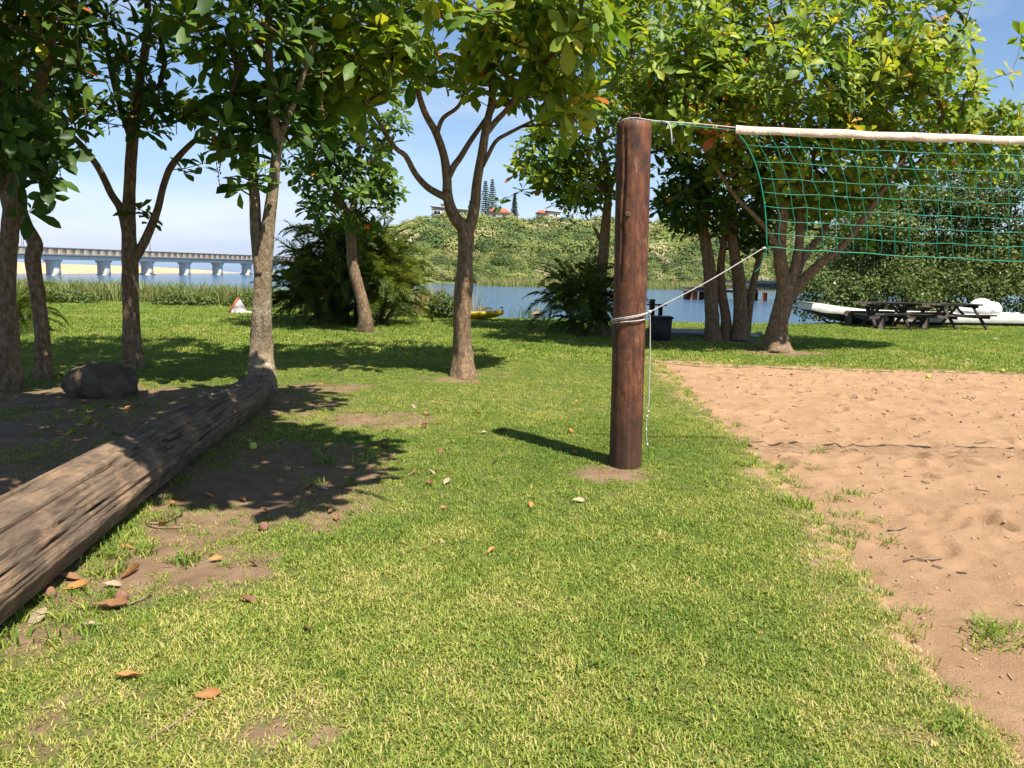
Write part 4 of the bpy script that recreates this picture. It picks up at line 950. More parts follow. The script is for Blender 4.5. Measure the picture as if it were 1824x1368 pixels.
for px, py, rx, ry, dy in [(1500, 430, 60, 80, .8), (1570, 390, 75, 80, .8), (1480, 520, 60, 70, -.5), (1540, 470, 75, 110, 0), (1600, 450, 80, 120, .3), (1660, 420, 85, 130, .5), (1730, 400, 90, 130, .5), (1800, 385, 90, 130, .3), (1870, 380, 100, 140, .5), (1950, 400, 110, 150, .5),
                           (1500, 545, 70, 45, -1.0), (1600, 530, 80, 55, -.8), (1700, 520, 80, 60, -.6), (1790, 510, 90, 70, -.4), (1900, 510, 100, 80, -.4), (1440, 548, 30, 28, -.6)]:
    Yq = Yb + dy; c = at(px, py, Yq); bl.append((c[0] - bb[0], c[1] - bb[1], c[2] - bb[2], rx * Yq / F, 1.5, ry * Yq / F))
shrub('waterside_bush', 'huge dense green bush at the water behind the white boat', bb, bl, 85000, .125, .64, 41, flowers=0.025, inner=0.45, clumps=260)
c = np.array([-3.9, 23.2, float(gz(-3.9, 23.2))])
shrub('shrub', 'low bright green shrub at the right foot of the palm clump', c, [(-.4, 0, .35, .6, .5, .45), (.35, .1, .25, .5, .4, .35), (-.1, -.3, .2, .5, .4, .3)], 3200, .09, .74, 42)
c = np.array([-2.15, 23.0, float(gz(-2.15, 23.0))])
shrub('shrub', 'rounded bright green shrub left of the middle forked trunk', c, [(0, 0, .35, .45, .4, .5), (.3, .1, .25, .35, .35, .38)], 2600, .09, .66, 43)
c = np.array([-5.3, 22.6, float(gz(-5.3, 22.6))])
shrub('shrub', 'small yellow-green shrub under the right side of the palms', c, [(0, 0, .4, .5, .4, .5)], 1500, .09, .70, 44)
for i, (px, py, w, lb) in enumerate([(215, 535, 1.1, 'leafy green bush in front of the reeds left of the slim tree'), (330, 545, .9, 'low green undergrowth in front of the reeds right of the slim tree'), (460, 548, 1.0, 'low green undergrowth beside the small tent'), (120, 540, .9, 'low green undergrowth at the left end of the reeds')]):
    q = ground_pt(px, py); c = np.array([q[0], q[1], float(gz(q[0], q[1]))])
    shrub('shrub', lb, c, [(0, 0, .18, w, .45, .34), (w * .6, .2, .12, w * .6, .4, .25), (-w * .7, .1, .12, w * .6, .4, .25)], 2200, .10, .68, 45 + i)
q = at(1228, 440, 205); c = np.array([q[0], q[1], float(hill_z(np.array(q[0]), np.array(q[1])))])
shrub('hillside_tree', 'dark grey-green bush on the open slope right of the post', c, [(0, 0, 1.6, 3.6, 3, 2.6), (3.2, 0, 1.2, 2.8, 2.5, 2.2), (-2.6, 0, .9, 2, 2, 1.6)], 5200, .5, .2, 52)

# ------------------------------------------------------------------ volleyball post
m = NT('post_wood'); v = m.co((1, 1, 0.16)); v2 = m.co()
a = m.mix(0.45, m.noise(v, 30, 9, 0.68, 0.2), m.noise(m.co((1, 1, 0.6)), 24, 7, 0.7)); b_ = m.noise(m.co((1, 1, 0.55)), 9, 7, 0.72)
c = m.ramp(a, [(0.25, (0.030, 0.012, 0.008)), (0.48, (0.112, 0.040, 0.020)), (0.72, (0.24, 0.096, 0.044))])
c = m.mix(m.ramp(b_, [(0.36, g3(0.9)), (0.55, g3(0.0))]), c, (0.034, 0.018, 0.013))
c = m.mix(m.ramp(m.noise(m.co((1, 1, 0.4)), 17, 8, 0.75), [(0.56, g3(0.0)), (0.68, g3(0.75))]), c, (0.29, 0.145, 0.08))
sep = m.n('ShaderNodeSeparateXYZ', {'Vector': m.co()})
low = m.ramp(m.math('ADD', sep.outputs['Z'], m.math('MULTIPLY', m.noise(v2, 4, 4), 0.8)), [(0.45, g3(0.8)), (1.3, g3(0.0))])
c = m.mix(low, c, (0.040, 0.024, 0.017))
c = m.mix(m.ramp(m.noise(m.co((1, 1, 0.5)), 46, 4, 0.75), [(0.70, g3(0)), (0.76, g3(0.6))]), c, (0.36, 0.21, 0.12))
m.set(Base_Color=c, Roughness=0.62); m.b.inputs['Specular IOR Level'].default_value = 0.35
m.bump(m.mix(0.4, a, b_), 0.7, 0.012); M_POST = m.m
PB = ground_pt(1114, 829); PB[2] = float(gz(PB[0], PB[1])); PT = at(1129.5, 221, PB[1])
def big_post(label, B, Tp, peg=True):
    post = thing('net_post', label, 'post', B)
    n, sd = 60, 72; h = np.linspace(-0.25, 1.0, n); ax = Tp - B
    C = np.where(h[:, None] < 0, h[:, None] * np.array([0, 0, 1.0]), h[:, None] * ax)
    ph = np.arange(sd) * 2 * math.pi / sd
    r = np.full((n, sd), 0.124) + 0.006 * (h[:, None] - .4)
    q = np.stack([np.cos(ph)[None] * 1.2 + 0 * h[:, None], np.sin(ph)[None] * 1.2 + 0 * h[:, None], h[:, None] * 3 + 0 * ph[None]], -1)
    r = r + 0.012 * (fbm(q, 3) - 0.5) + 0.006 * (fbm(q * 4, 4) - 0.5)
    for a0, h0, h1, dp in [(-2.25, .55, 1.0, .022), (-1.45, -.3, .42, .012), (-1.0, .3, .9, .006), (-.5, .5, 1., .008), (-1.75, .1, .35, .006), (.6, 0, 1, .014), (2.2, 0, 1, .014)]:   # drying cracks
        aa = a0 + 0.05 * np.sin(h * 9) + 0.03 * np.sin(h * 31); d = np.angle(np.exp(1j * (ph[None] - aa[:, None])))
        r -= dp * np.exp(-(d / 0.05) ** 2) * (sstep(h0 - .03, h0 + .06, h) * sstep(h1 + .03, h1 - .06, h))[:, None]
    V = np.stack([C[:, None, 0] + r * np.cos(ph), C[:, None, 1] + r * np.sin(ph), C[:, None, 2] + 0 * r], -1).reshape(-1, 3)
    i = np.arange(n - 1)[:, None] * sd; j = np.arange(sd)[None]; k = (j + 1) % sd
    Q = np.stack([i + j, i + k, i + sd + k, i + sd + j], -1).reshape(-1, 4)
    ring = V[-sd:]; c = ring.mean(0); in_ = c + (ring - c) * 0.9 + [0, 0, .012]; V = np.vstack([V, in_, [c + [0, 0, .014]]]); o1 = n * sd; j = np.arange(sd); k = (j + 1) % sd
    Q = np.vstack([Q, np.stack([(n - 1) * sd + j, (n - 1) * sd + k, o1 + k, o1 + j], 1)]); T = np.stack([o1 + j, o1 + k, np.full(sd, o1 + sd)], 1)
    link('pole', npmesh('pole', V, [Q, T], M_POST, True), post)
    if peg:
        MB().box(ax + [0, 0, .035], (.085, .07, .075), bev=.012).build('peg', M_POST, post)
        kh = at(1118, 382, B[1] - .115) - B
        MB().tube([kh + [0, .02, 0], kh + [0, -.012, 0], kh + [0, -.006, 0]], [.022, .02, .012], 12).build('knot_plug', M_TWIG, post, smooth=True)
    return post
big_post('thick reddish brown wooden post holding the net on the lawn', PB, PT)
NETX1 = 9.6
PB2 = np.array([NETX1 + 0.75, PB[1] - 0.05, float(gz(NETX1 + .75, PB[1]))])
big_post('far wooden net post right of the sand court', PB2, PB2 + np.array([0, 0, 2.5]), False)

# net ----------------------------------------------------------------
M_CORD = mat_plain('green_cord', (0.010, 0.17, 0.11), (0.016, 0.26, 0.17), 30, 0.5, 0)
M_ROPE = NT('white_rope'); v = M_ROPE.co(); M_ROPE.set(Base_Color=M_ROPE.ramp(M_ROPE.noise(v, 60, 4), [(0.3, (0.34, 0.33, 0.32)), (0.7, (0.54, 0.52, 0.50))]), Roughness=0.8); M_ROPE = M_ROPE.m
m = NT('tape_canvas'); v = m.co((1, 1, 3)); c = m.ramp(m.noise(v, 4, 6), [(0.3, (0.60, 0.47, 0.36)), (0.7, (0.74, 0.62, 0.50))])
m.set(Base_Color=c, Roughness=0.85); m.bump(m.noise(m.co((1, 1, 1)), 16, 4), 0.6, 0.02); M_TAPE = m.m
YN = PB[1] - 0.06
TL = at(1310, 231, YN); x0 = TL[0]
net = thing('volleyball_net', 'green volleyball net with cream top tape strung over the sand', 'net', (x0, YN, float(gz(x0, YN))))
NB = np.array(net.location)
rgn = np.random.default_rng(77)
def sag(x): u = (x - x0) / (NETX1 - x0); return -0.045 * 4 * u * (1 - u)
bpx = [(1316, 240), (1330, 258), (1344, 288), (1353, 317), (1358, 342), (1362, 367), (1364, 391), (1365, 415), (1366, 440)]
BC = np.array([at(a, b, YN) for a, b in bpx])                  # left border points, one for each row
shift = BC[:, 0] - BC[0, 0]; zrow = BC[:, 2]
xs_n = np.arange(x0 + 0.015, NETX1 - 0.02, 0.108)
G = np.zeros((9, len(xs_n), 3))
for r in range(9):
    k = np.exp(-(xs_n - x0) / 4.0)
    wob = np.array([float(q) for q in rgn.normal(0, .006, len(xs_n))])
    dz = -0.012 * r / 8 * (xs_n - x0) * np.exp(-(xs_n - x0) / 3.5) * 2.6
    G[r, :, 0] = xs_n + shift[r] * (0.75 + 0.25 * k) * (1 - sstep(NETX1 - 2.5, NETX1, xs_n)) + wob * (r > 0)
    G[r, :, 1] = YN + 0.015 * np.sin(xs_n * 3 + r * .5) + rgn.normal(0, .004, len(xs_n))
    G[r, :, 2] = zrow[r] + sag(xs_n) + dz + rgn.normal(0, .0035, len(xs_n)) * (r > 0)
G[:, 0] = BC
for r in range(1, 9):
    MB().tube(spline(G[r] - NB, .04), .0042 if r == 8 else .0028, 5).build('bottom_cord' if r == 8 else 'net_cord', M_CORD, net)
for cidx in range(1, len(xs_n)):
    p = G[:, cidx].copy(); p[0, 2] += .03
    p[1:8, 0] += rgn.normal(0, .006, 7); MB().tube(spline(p - NB, .03), .0026, 4).build('net_cord', M_CORD, net)
bc = np.vstack([BC[:1] + [-.012, 0, .012], BC]); MB().tube(spline(bc - NB, .03), .005, 6).build('border_cord', M_CORD, net)
# top tape as a folded band
n = 220; X = np.linspace(x0, NETX1, n); th = .052
prof = [(-.007, 0), (-.005, .5), (0, .56), (.005, .5), (.007, 0), (.005, -.5), (0, -.54), (-.005, -.5)]
V = []
for i, x in enumerate(X):
    zc = TL[2] + sag(x) + .002 * math.sin(x * 14); wy = .006 * math.sin(x * 7 + 1) + .003 * math.sin(x * 23)
    for (py, pz) in prof: V.append((x - NB[0], YN + wy + py * (1.2 + .5 * math.sin(x * 31)) - NB[1], zc + pz * th * (1 + .06 * math.sin(x * 9)) - NB[2]))
k = len(prof); i = np.arange(n - 1)[:, None] * k; j = np.arange(k)[None]; j2 = (j + 1) % k
link('top_tape', npmesh('top_tape', V, np.stack([i + j, i + j2, i + k + j2, i + k + j], -1).reshape(-1, 4), M_TAPE, True), net)
TP = PT + [0, -.06, .02]
def rope(name, pts, r, mat, par, n=6, step=.03): return MB().tube(spline(np.array(pts) - NB, step), r, n).build(name, mat, par, smooth=True)
rope('top_rope', [PT + [-.118, .02, -.02], PT + [-.09, -.04, .02], PT + [0, -.06, .032], at(1165, 215, YN), at(1240, 220.5, YN), TL + [.02, 0, .014]], .0045, M_ROPE, net)
rope('top_cord', [PT + [-.128, .0, -.30], PT + [-.127, .01, -.06], PT + [-.06, -.02, .025], at(1160, 217, YN), at(1240, 225, YN), TL + [.01, 0, -.006]], .003, M_CORD, net)
rope('rope_tail', [at(1178, 216, YN - .01), at(1190, 219, YN - .02), at(1195, 232, YN - .02), at(1197, 258, YN - .02)], .006, M_ROPE, net)
rope('far_rope', [np.array([NETX1, YN, TL[2]]), np.array([NETX1 + .35, YN, TL[2] + .01]), PB2 + [-.1, 0, 2.44]], .0045, M_ROPE, net)
ax = (PT - PB); zh = at(1150, 556, YN - .1)[2]
ctr = lambda z: PB + ax * ((z - PB[2]) / ax[2])
K = at(1157, 556, PB[1] - .10)                                 # knot where the guy rope splits
corner = BC[-1]
rope('guy_rope', [corner + [-.012, 0, 0], (corner + K) / 2 + [0, 0, -.012], K], .0043, M_ROPE, net)
def wrap(z0, z1, a0, a1, r, rad=.137):
    out = []
    for u in np.linspace(0, 1, 26):
        a = a0 + (a1 - a0) * u; z = z0 + (z1 - z0) * u; c = ctr(z); out.append(c + [rad * math.cos(a), rad * math.sin(a), z - c[2]])
    return out
rope('rope_wrap', [K] + wrap(K[2] - .02, K[2] - .085, math.radians(-50), math.radians(-175), .006) + wrap(K[2] - .086, K[2] - .01, math.radians(-176), math.radians(-372), .006)[1:-4], .0052, M_ROPE, net)
rope('rope_wrap', [K + [0, .005, -.004]] + wrap(K[2] - .012, K[2] - .07, math.radians(-48), math.radians(-170), .005, .139), .0046, M_ROPE, net)
rope('rope_wrap', wrap(K[2] - .055, K[2] - .092, math.radians(-40), math.radians(-172), .004, .135), .0045, M_ROPE, net)
MB().tube([K + [-.012, 0, -.012] - NB, K - NB, K + [.012, 0, .012] - NB], [.006, .015, .006], 8).build('knot', M_ROPE, net, smooth=True)
MB().tube([corner + [-.035, 0, -.016] - NB, corner + [-.012, 0, -.004] - NB], [.010, .008], 8).build('knot', M_ROPE, net, smooth=True)
yk = K[1]
rope('rope_tail', [K, at(1158, 580, yk), at(1157.5, 650, yk), at(1155, 730, yk)], .0043, M_ROPE, net)
rope('rope_tail', [at(1155, 728, yk), at(1152.5, 742, yk), at(1151, 765, yk), at(1153, 797, yk)], .0034, M_ROPE, net)
for (px, py, rr) in [(1155, 733, .012), (1152.5, 742, .010), (1151, 766, .008), (1153, 792, .009)]:
    p = at(px, py, yk) - NB; MB().tube([p + [0, 0, .012], p, p - [0, 0, .012]], [.004, rr, .004], 8).build('knot', M_ROPE, net, smooth=True)
rope('loose_cord', [corner, at(1362, 458, YN), at(1352, 478, YN), at(1343, 485, YN)], .0035, M_CORD, net)

# ------------------------------------------------------------------ fallen log
m = NT('log_wood'); v = m.co((1, 0.13, 1)); v2 = m.co()
a = m.noise(v, 26, 9, 0.7, 0.5); b_ = m.noise(v2, 4, 6, 0.65)
c = m.ramp(a, [(0.25, (0.055, 0.040, 0.029)), (0.45, (0.118, 0.086, 0.062)), (0.62, (0.175, 0.130, 0.094)), (0.8, (0.28, 0.215, 0.155))])
c = m.mix(m.ramp(b_, [(0.5, g3(0)), (0.68, g3(0.65))]), c, (0.34, 0.22, 0.13))
c = m.mix(m.ramp(m.attr('crack'), [(0.15, g3(0)), (0.8, g3(0.9))]), c, (0.03, 0.018, 0.012))
m.set(Base_Color=c, Roughness=0.92); m.b.inputs['Specular IOR Level'].default_value = 0.12
m.bump(m.mix(0.5, a, m.noise(v, 70, 5)), 0.9, 0.02); M_LOG = m.m
def make_log():
    pts = np.array([[-2.80, 8.35, .13, .165], [-2.68, 7.2, .14, .18], [-2.54, 5.6, .155, .20], [-2.40, 4.2, .17, .22], [-2.25, 3.0, .18, .235], [-2.10, 1.7, .19, .25]])
    S = spline(pts, .02); C, r = S[:, :3], S[:, 3]; n, sd = len(C), 160
    b = C[-1] * [1, 1, 0]
    ph = np.arange(sd) * 2 * math.pi / sd; s = np.linspace(0, 7, n)
    q = np.stack([np.cos(ph)[None] * 2.2 + 0 * s[:, None], np.sin(ph)[None] * 2.2 + 0 * s[:, None], s[:, None] * .16 + 0 * ph[None]], -1)
    lo = fbm(q * np.array([.8, .8, 2.4]), 91, 3) - .5
    f = fbm(q * np.array([2.0, 2.0, .9]) + 5, 92, 4); f2 = fbm(q * np.array([4.5, 4.5, 1.3]) + 15, 93, 3)
    crack = np.exp(-((f - .5) / .007) ** 2) * .9 + .6 * np.exp(-((f2 - .52) / .007) ** 2)
    g = fbm(q * np.array([7, 7, 3]), 94, 4) - .5
    f3 = fbm(q * np.array([1.3, 1.3, 2.2]) + 31, 95, 4); rr = .012 * sstep(.50, .525, f3) + r[:, None] * (1 + .24 * lo + .12 * g) - .022 * np.clip(crack, 0, 1)
    V, Q, T = tube(C, rr, sd, True)
    att = np.r_[np.clip(crack, 0, 1).ravel(), 0, 0]
    o = link('fallen_log', npmesh('fallen_log', V - b, [Q, T], M_LOG, True, {'crack': att}), None, b)
    tag(o, 'long weathered cracked log lying on the soil from the left edge', 'log')
make_log()

# boulder ------------------------------------------------------------
M_ROCK = mat_plain('boulder_stone', (0.055, 0.040, 0.027), (0.16, 0.12, 0.083), 6, 0.95, 0.8, 0.03, 0.1)
def rock(name, label, base, sz, seed, sub=40, cat='rock', group=None, mat=None, emb=.32):
    u = np.linspace(0, math.pi, sub); w = np.arange(sub * 2) * math.pi / sub
    D = np.stack([np.sin(u)[:, None] * np.cos(w), np.sin(u)[:, None] * np.sin(w), np.cos(u)[:, None] + 0 * w], -1)
    r = 1 + .34 * (fbm(D * 1.5 + seed, seed, 4) - .5) + .16 * (fbm(D * 6 + seed, seed + 1, 3) - .5)
    V = (D * r[..., None] * np.array(sz) / 2).reshape(-1, 3); k = sub * 2
    i = np.arange(sub - 1)[:, None] * k; j = np.arange(k)[None]; j2 = (j + 1) % k
    o = link(name, npmesh(name, V + [0, 0, sz[2] * emb], np.stack([i + j, i + k + j, i + k + j2, i + j2], -1).reshape(-1, 4), mat or M_ROCK, True), None, base)
    return tag(o, label, cat, group)
p = ground_pt(165, 712); p = p + [-.06, .3, 0]
rock('boulder', 'rounded dark boulder lying in the shade near the log', p, (.80, .6, .54), 11, emb=.2)
M_GREY = mat_plain('pale_stone', (0.22, 0.22, 0.21), (0.36, 0.36, 0.34), 9, 0.9, 0.4)
p = ground_pt(1338, 601); rock('stone', 'flat grey stone right of the four-trunk cluster', p, (.34, .25, .12), 8, 16, mat=M_GREY)
p = ground_pt(1353, 599); rock('stone', 'small round pale stone beside the stout tree', p, (.16, .14, .15), 9, 14, mat=M_GREY)

# ------------------------------------------------------------------ kayak
M_YEL = mat_plain('kayak_yellow', (0.50, 0.33, 0.02), (0.60, 0.42, 0.03), 3, 0.35, 0, spec=0.5)
M_BLK = mat_plain('black_plastic', (0.012, 0.012, 0.013), (0.025, 0.025, 0.026), 5, 0.55, 0)
def kayak():
    a = gp(893, 565); rz = math.radians(157)
    t = thing('kayak', 'yellow kayak lying on the grass by the water behind the forked trunk', 'kayak', (a[0] - 1.16, 23.05, float(gz(a[0] - 1.1, 23.05))), rz)
    n, k = 40, 18; x = np.linspace(-1.35, 1.35, n); hw = .33 * (1 - np.abs(x / 1.36) ** 2.6) + .015; kee = .02 + .17 * np.abs(x / 1.35) ** 4; top = .27 + .09 * np.abs(x / 1.35) ** 2.2
    V = []
    for i in range(n):
        for j in range(k):
            u = j / k * 2 * math.pi; cy, cz = math.cos(u), math.sin(u)
            yy = hw[i] * np.sign(cy) * abs(cy) ** .7
            zz = top[i] * .72 + (top[i] - top[i] * .72) * cz * .7 if cz > 0 else top[i] * .72 + (top[i] * .72 - kee[i]) * cz
            V.append((x[i], yy, zz))
    i = np.arange(n - 1)[:, None] * k; j = np.arange(k)[None]; j2 = (j + 1) % k
    V += [(x[0], 0, top[0] * .6), (x[-1], 0, top[-1] * .6)]
    T = [(n * k, (q + 1) % k, q) for q in range(k)] + [(n * k + 1, (n - 1) * k + q, (n - 1) * k + (q + 1) % k) for q in range(k)]
    link('hull', npmesh('hull', V, [np.stack([i + j, i + j2, i + k + j2, i + k + j], -1).reshape(-1, 4), np.array(T)], M_YEL, True), t)
    for cx, l in ((-.75, .22), (.15, .42)):
        ph = np.linspace(0, 2 * math.pi, 25); z = .345 if cx == .15 else .345
        mb = MB().tube(np.stack([cx + l * np.cos(ph), .2 * np.sin(ph), 0 * ph + z], 1), .02, 6, False); r_ = mb.build('cockpit_rim', M_YEL, t, smooth=True)
        P = np.stack([cx + (l - .01) * np.cos(ph[:-1]), .19 * np.sin(ph[:-1]), 0 * ph[:-1] + z - .004], 1)
        MB().add(np.vstack([P, [[cx, 0, z - .05]]]), [], [(q, (q + 1) % 24, 24) for q in range(24)]).build('cockpit', M_BLK, r_)
    for sx in (-1, 1): MB().tube(spline(np.array([(sx * 1.3, 0, .34), (sx * 1.33, 0, .40), (sx * 1.25, 0, .38)]), .02), .012, 6).build('grab_handle', M_BLK, t)
kayak()

# ------------------------------------------------------------------ small tent-like shelter
M_FAB = NT('shelter_fabric'); v = M_FAB.co(); M_FAB.set(Base_Color=M_FAB.ramp(M_FAB.noise(v, 7, 4), [(0.38, (0.16, 0.14, 0.15)), (0.55, (0.50, 0.46, 0.45)), (0.7, (0.66, 0.62, 0.60))]), Roughness=0.7); M_FAB = M_FAB.m
M_ORG = mat_plain('orange_fabric', (0.62, 0.10, 0.035), (0.72, 0.15, 0.05), 6, 0.6, 0)
def shelter():
    a = ground_pt(422, 558); t = thing('beach_shelter', 'small pointed grey and orange fabric shelter on the grass', 'tent', (a[0] + .02, a[1], float(gz(a[0], a[1]))))
    A, B_, C_, D_, Tp = np.array([-.22, -.12, 0]), np.array([.27, -.16, 0]), np.array([.25, .25, 0]), np.array([-.2, .28, 0]), np.array([.06, .02, .47])
    def face(p, q, r, bul, n=7):
        V = []; T = []; nn = nrm(np.cross(q - p, r - p)); idx = {}
        for i in range(n + 1):
            for j in range(n + 1 - i):
                u, w = i / n, j / n; idx[i, j] = len(V); V.append(p + (q - p) * u + (r - p) * w + nn * bul * 27 * u * w * (1 - u - w) + nn * .02 * math.sin(9 * u + 5 * w) * u * w * (1 - u - w) * 20)
        for i in range(n):
            for j in range(n - i):
                T.append((idx[i, j], idx[i + 1, j], idx[i, j + 1]))
                if i + j < n - 1: T.append((idx[i + 1, j], idx[i + 1, j + 1], idx[i, j + 1]))
        return V, T
    for p, q, mt, nm in ((A, B_, M_FAB, 'front_panel'), (B_, C_, M_FAB, 'side_panel'), (C_, D_, M_FAB, 'back_panel'), (D_, A, M_ORG, 'orange_panel')):
        V, T = face(p, q, Tp, .02); MB().add(V, [], T).build(nm, mt, t, smooth=True)
    MB().bar(A + [-.02, -.02, 0], Tp + [-.02, -.03, .0], .05, .03).build('orange_edge', M_ORG, t)
    MB().tube([Tp - [.02, 0, .05], Tp + [-.01, 0, .02]], [.035, .02], 7).build('black_tip', M_BLK, t)
    MB().tube(spline(np.array([(.30, -.15, .03), (.42, -.2, .05), (.5, -.15, .02)]), .03), .035, 7).build('rolled_flap', M_TAPE, t, smooth=True)
shelter()

# ------------------------------------------------------------------ bird by the water
def bird():
    p = gp(953, 566); p = np.array([p[0], 23.35, 0]); p[2] = float(gz(p[0], p[1]))
    m = NT('bird_plumage'); v = m.co(); m.set(Base_Color=m.ramp(m.noise(v, 18, 4), [(0.3, (0.16, 0.085, 0.045)), (0.7, (0.34, 0.20, 0.11))]), Roughness=0.8)
    t = thing('bird', 'small brown long-legged bird standing at the water edge', 'bird', p, math.radians(35))
    MB().tube(spline(np.array([(-.17, 0, .15), (-.12, 0, .165), (-.05, 0, .185), (.03, 0, .205), (.085, 0, .235), (.105, 0, .275), (.11, 0, .31), (.13, 0, .328), (.155, 0, .325)]), .008),
              np.interp(np.linspace(0, 1, len(spline(np.array([(-.17, 0, .15), (-.12, 0, .165), (-.05, 0, .185), (.03, 0, .205), (.085, 0, .235), (.105, 0, .275), (.11, 0, .31), (.13, 0, .328), (.155, 0, .325)]), .008))),
                        [0, .12, .3, .5, .66, .78, .88, .94, 1], [.008, .03, .062, .066, .042, .026, .027, .026, .008]), 12).build('body', m.m, t, smooth=True)
    MB().tube([(.15, 0, .325), (.20, 0, .312)], [.009, .002], 6).build('beak', M_BLK, t)
    for s in (-1, 1):
        MB().tube([(0, s * .025, .16), (-.012, s * .028, .075), (.0, s * .028, .0)], [.011, .006, .005], 6).tube([(-.01, s * .028, .006), (.05, s * .035, .004)], .005, 5).build('leg', M_ORG, t)
    for s in (-1, 1): MB().tube(spline(np.array([(.05, s * .05, .21), (-.05, s * .062, .195), (-.16, s * .03, .16)]), .02), np.linspace(.03, .008, len(spline(np.array([(.05, s * .05, .21), (-.05, s * .062, .195), (-.16, s * .03, .16)]), .02))), 8).build('wing', m.m, t, smooth=True)
bird()

# ------------------------------------------------------------------ bin, small stand, slab
M_BIN = mat_plain('bin_black', (0.018, 0.018, 0.019), (0.04, 0.04, 0.042), 4, 0.6, 0.2)
M_DKW = mat_plain('dark_timber', (0.028, 0.022, 0.018), (0.075, 0.058, 0.046), 6, 0.8, 0.5, 0.006, stretch=(0.3, 1, 1))
p = ground_pt(1178, 609)
t = thing('litter_bin', 'square black litter bin just right of the wooden post', 'bin', (p[0], p[1] + .2, p[2]))
V = [(-.19, -.19, 0), (.19, -.19, 0), (.19, .19, 0), (-.19, .19, 0), (-.215, -.215, .5), (.215, -.215, .5), (.215, .215, .5), (-.215, .215, .5)]
MB().add(V, [(0, 1, 5, 4), (1, 2, 6, 5), (2, 3, 7, 6), (3, 0, 4, 7), (3, 2, 1, 0), (4, 5, 6, 7)]).build('body', M_BIN, t)
MB().box((0, 0, .525), (.48, .48, .05), bev=.015).build('lid', M_BIN, t); MB().box((0, 0, .03), (.4, .4, .05), bev=.01).build('plinth', M_BIN, t)
p = ground_pt(1155, 600)
t = thing('timber_post', 'short dark timber post standing behind the bin', 'post', (p[0], p[1] - .3, p[2]))
MB().box((0, 0, .40), (.11, .11, .9), bev=.012).build('shaft', M_DKW, t); MB().box((0, 0, .87), (.125, .125, .04), bev=.012).build('cap', M_DKW, t)
p = ground_pt(1167, 600)
t = thing('serving_stand', 'small dark stand with flat top behind the bin', 'stand', (p[0] + .05, p[1] + .3, p[2]))
MB().box((0, 0, .74), (.42, .36, .03), bev=.006).build('top', M_DKW, t); MB().box((.1, 0, .36), (.09, .09, .73), bev=.008).build('leg', M_DKW, t); MB().box((0.02, 0, .42), (.3, .26, .05), bev=.006).build('shelf', M_DKW, t); MB().box((.1, 0, .03), (.3, .3, .05), bev=.006).build('foot', M_DKW, t)
M_SLAB = mat_plain('slab_concrete', (0.13, 0.12, 0.115), (0.22, 0.21, 0.20), 5, 0.9, 0.5)
p = gp(1232, 598); z = float(gz(p[0], p[1]))
tag(MB().box((0, 0, 0), (1.3, 1.5, .16), bev=.02).build('concrete_slab', M_SLAB, None, loc=(p[0], p[1] + .2, z + .02)), 'low grey concrete slab in the shade between bin and trunks', 'slab')

# ------------------------------------------------------------------ jetty
M_RUST = mat_plain('rusty_steel', (0.13, 0.055, 0.03), (0.26, 0.11, 0.06), 1.5, 0.85, 0.3, 0.02)
M_JET = mat_plain('jetty_timber', (0.03, 0.028, 0.027), (0.08, 0.075, 0.07), 1.2, 0.85, 0.3, 0.02)
M_JGR = mat_plain('jetty_rail', (0.12, 0.125, 0.12), (0.19, 0.195, 0.19), 1.2, 0.8, 0)
a = gp(1236, 534, WATER); t = thing('jetty', 'dark rusty jetty platform on piles in the lagoon', 'jetty', (a[0], a[1], WATER), math.radians(4))
sc = a[1] / F
for px, hgt, w in [(0, .95, .62), (27, .9, .45), (101, .9, .5), (128, .9, .45)]:
    for dy in (0, 2.6): MB().box((px * sc, dy, hgt / 2 - .5), (w, w, hgt + 1), bev=.03).build('pile', M_RUST, t)
MB().box((3.1, 1.3, 1.06), (7.2, 3.2, .46), bev=.03).build('lower_beam', M_JET, t)
MB().box((3.6, -.36, 1.13), (1.6, .05, .2)).build('weathered_plate', M_JGR, t)
dk = MB().box((0, 0, 0), (.34, 3.3, .09), bev=.01).mesh('deck_plank', M_JET)
for i in range(16): link('deck_plank', dk, t, (1.0 + i * .36, 1.3, 1.50))
MB().box((9.4, 1.3, 1.55), (5.6, 3.0, .7), bev=.03).build('upper_beam', M_JET, t)
MB().box((7.5, -.35, 1.98), (11.0, .12, .30), bev=.02).build('rail', M_JGR, t)
for x in (1.1, 4.85): MB().box((x, -.34, 1.62), (.95, .1, .5), bev=.02).build('fender', M_RUST, t)
for x in (2.2, 4.2, 6.2, 8.2, 10.5): MB().box((x, -.3, 1.7), (.1, .1, .6)).build('rail_post', M_JET, t)

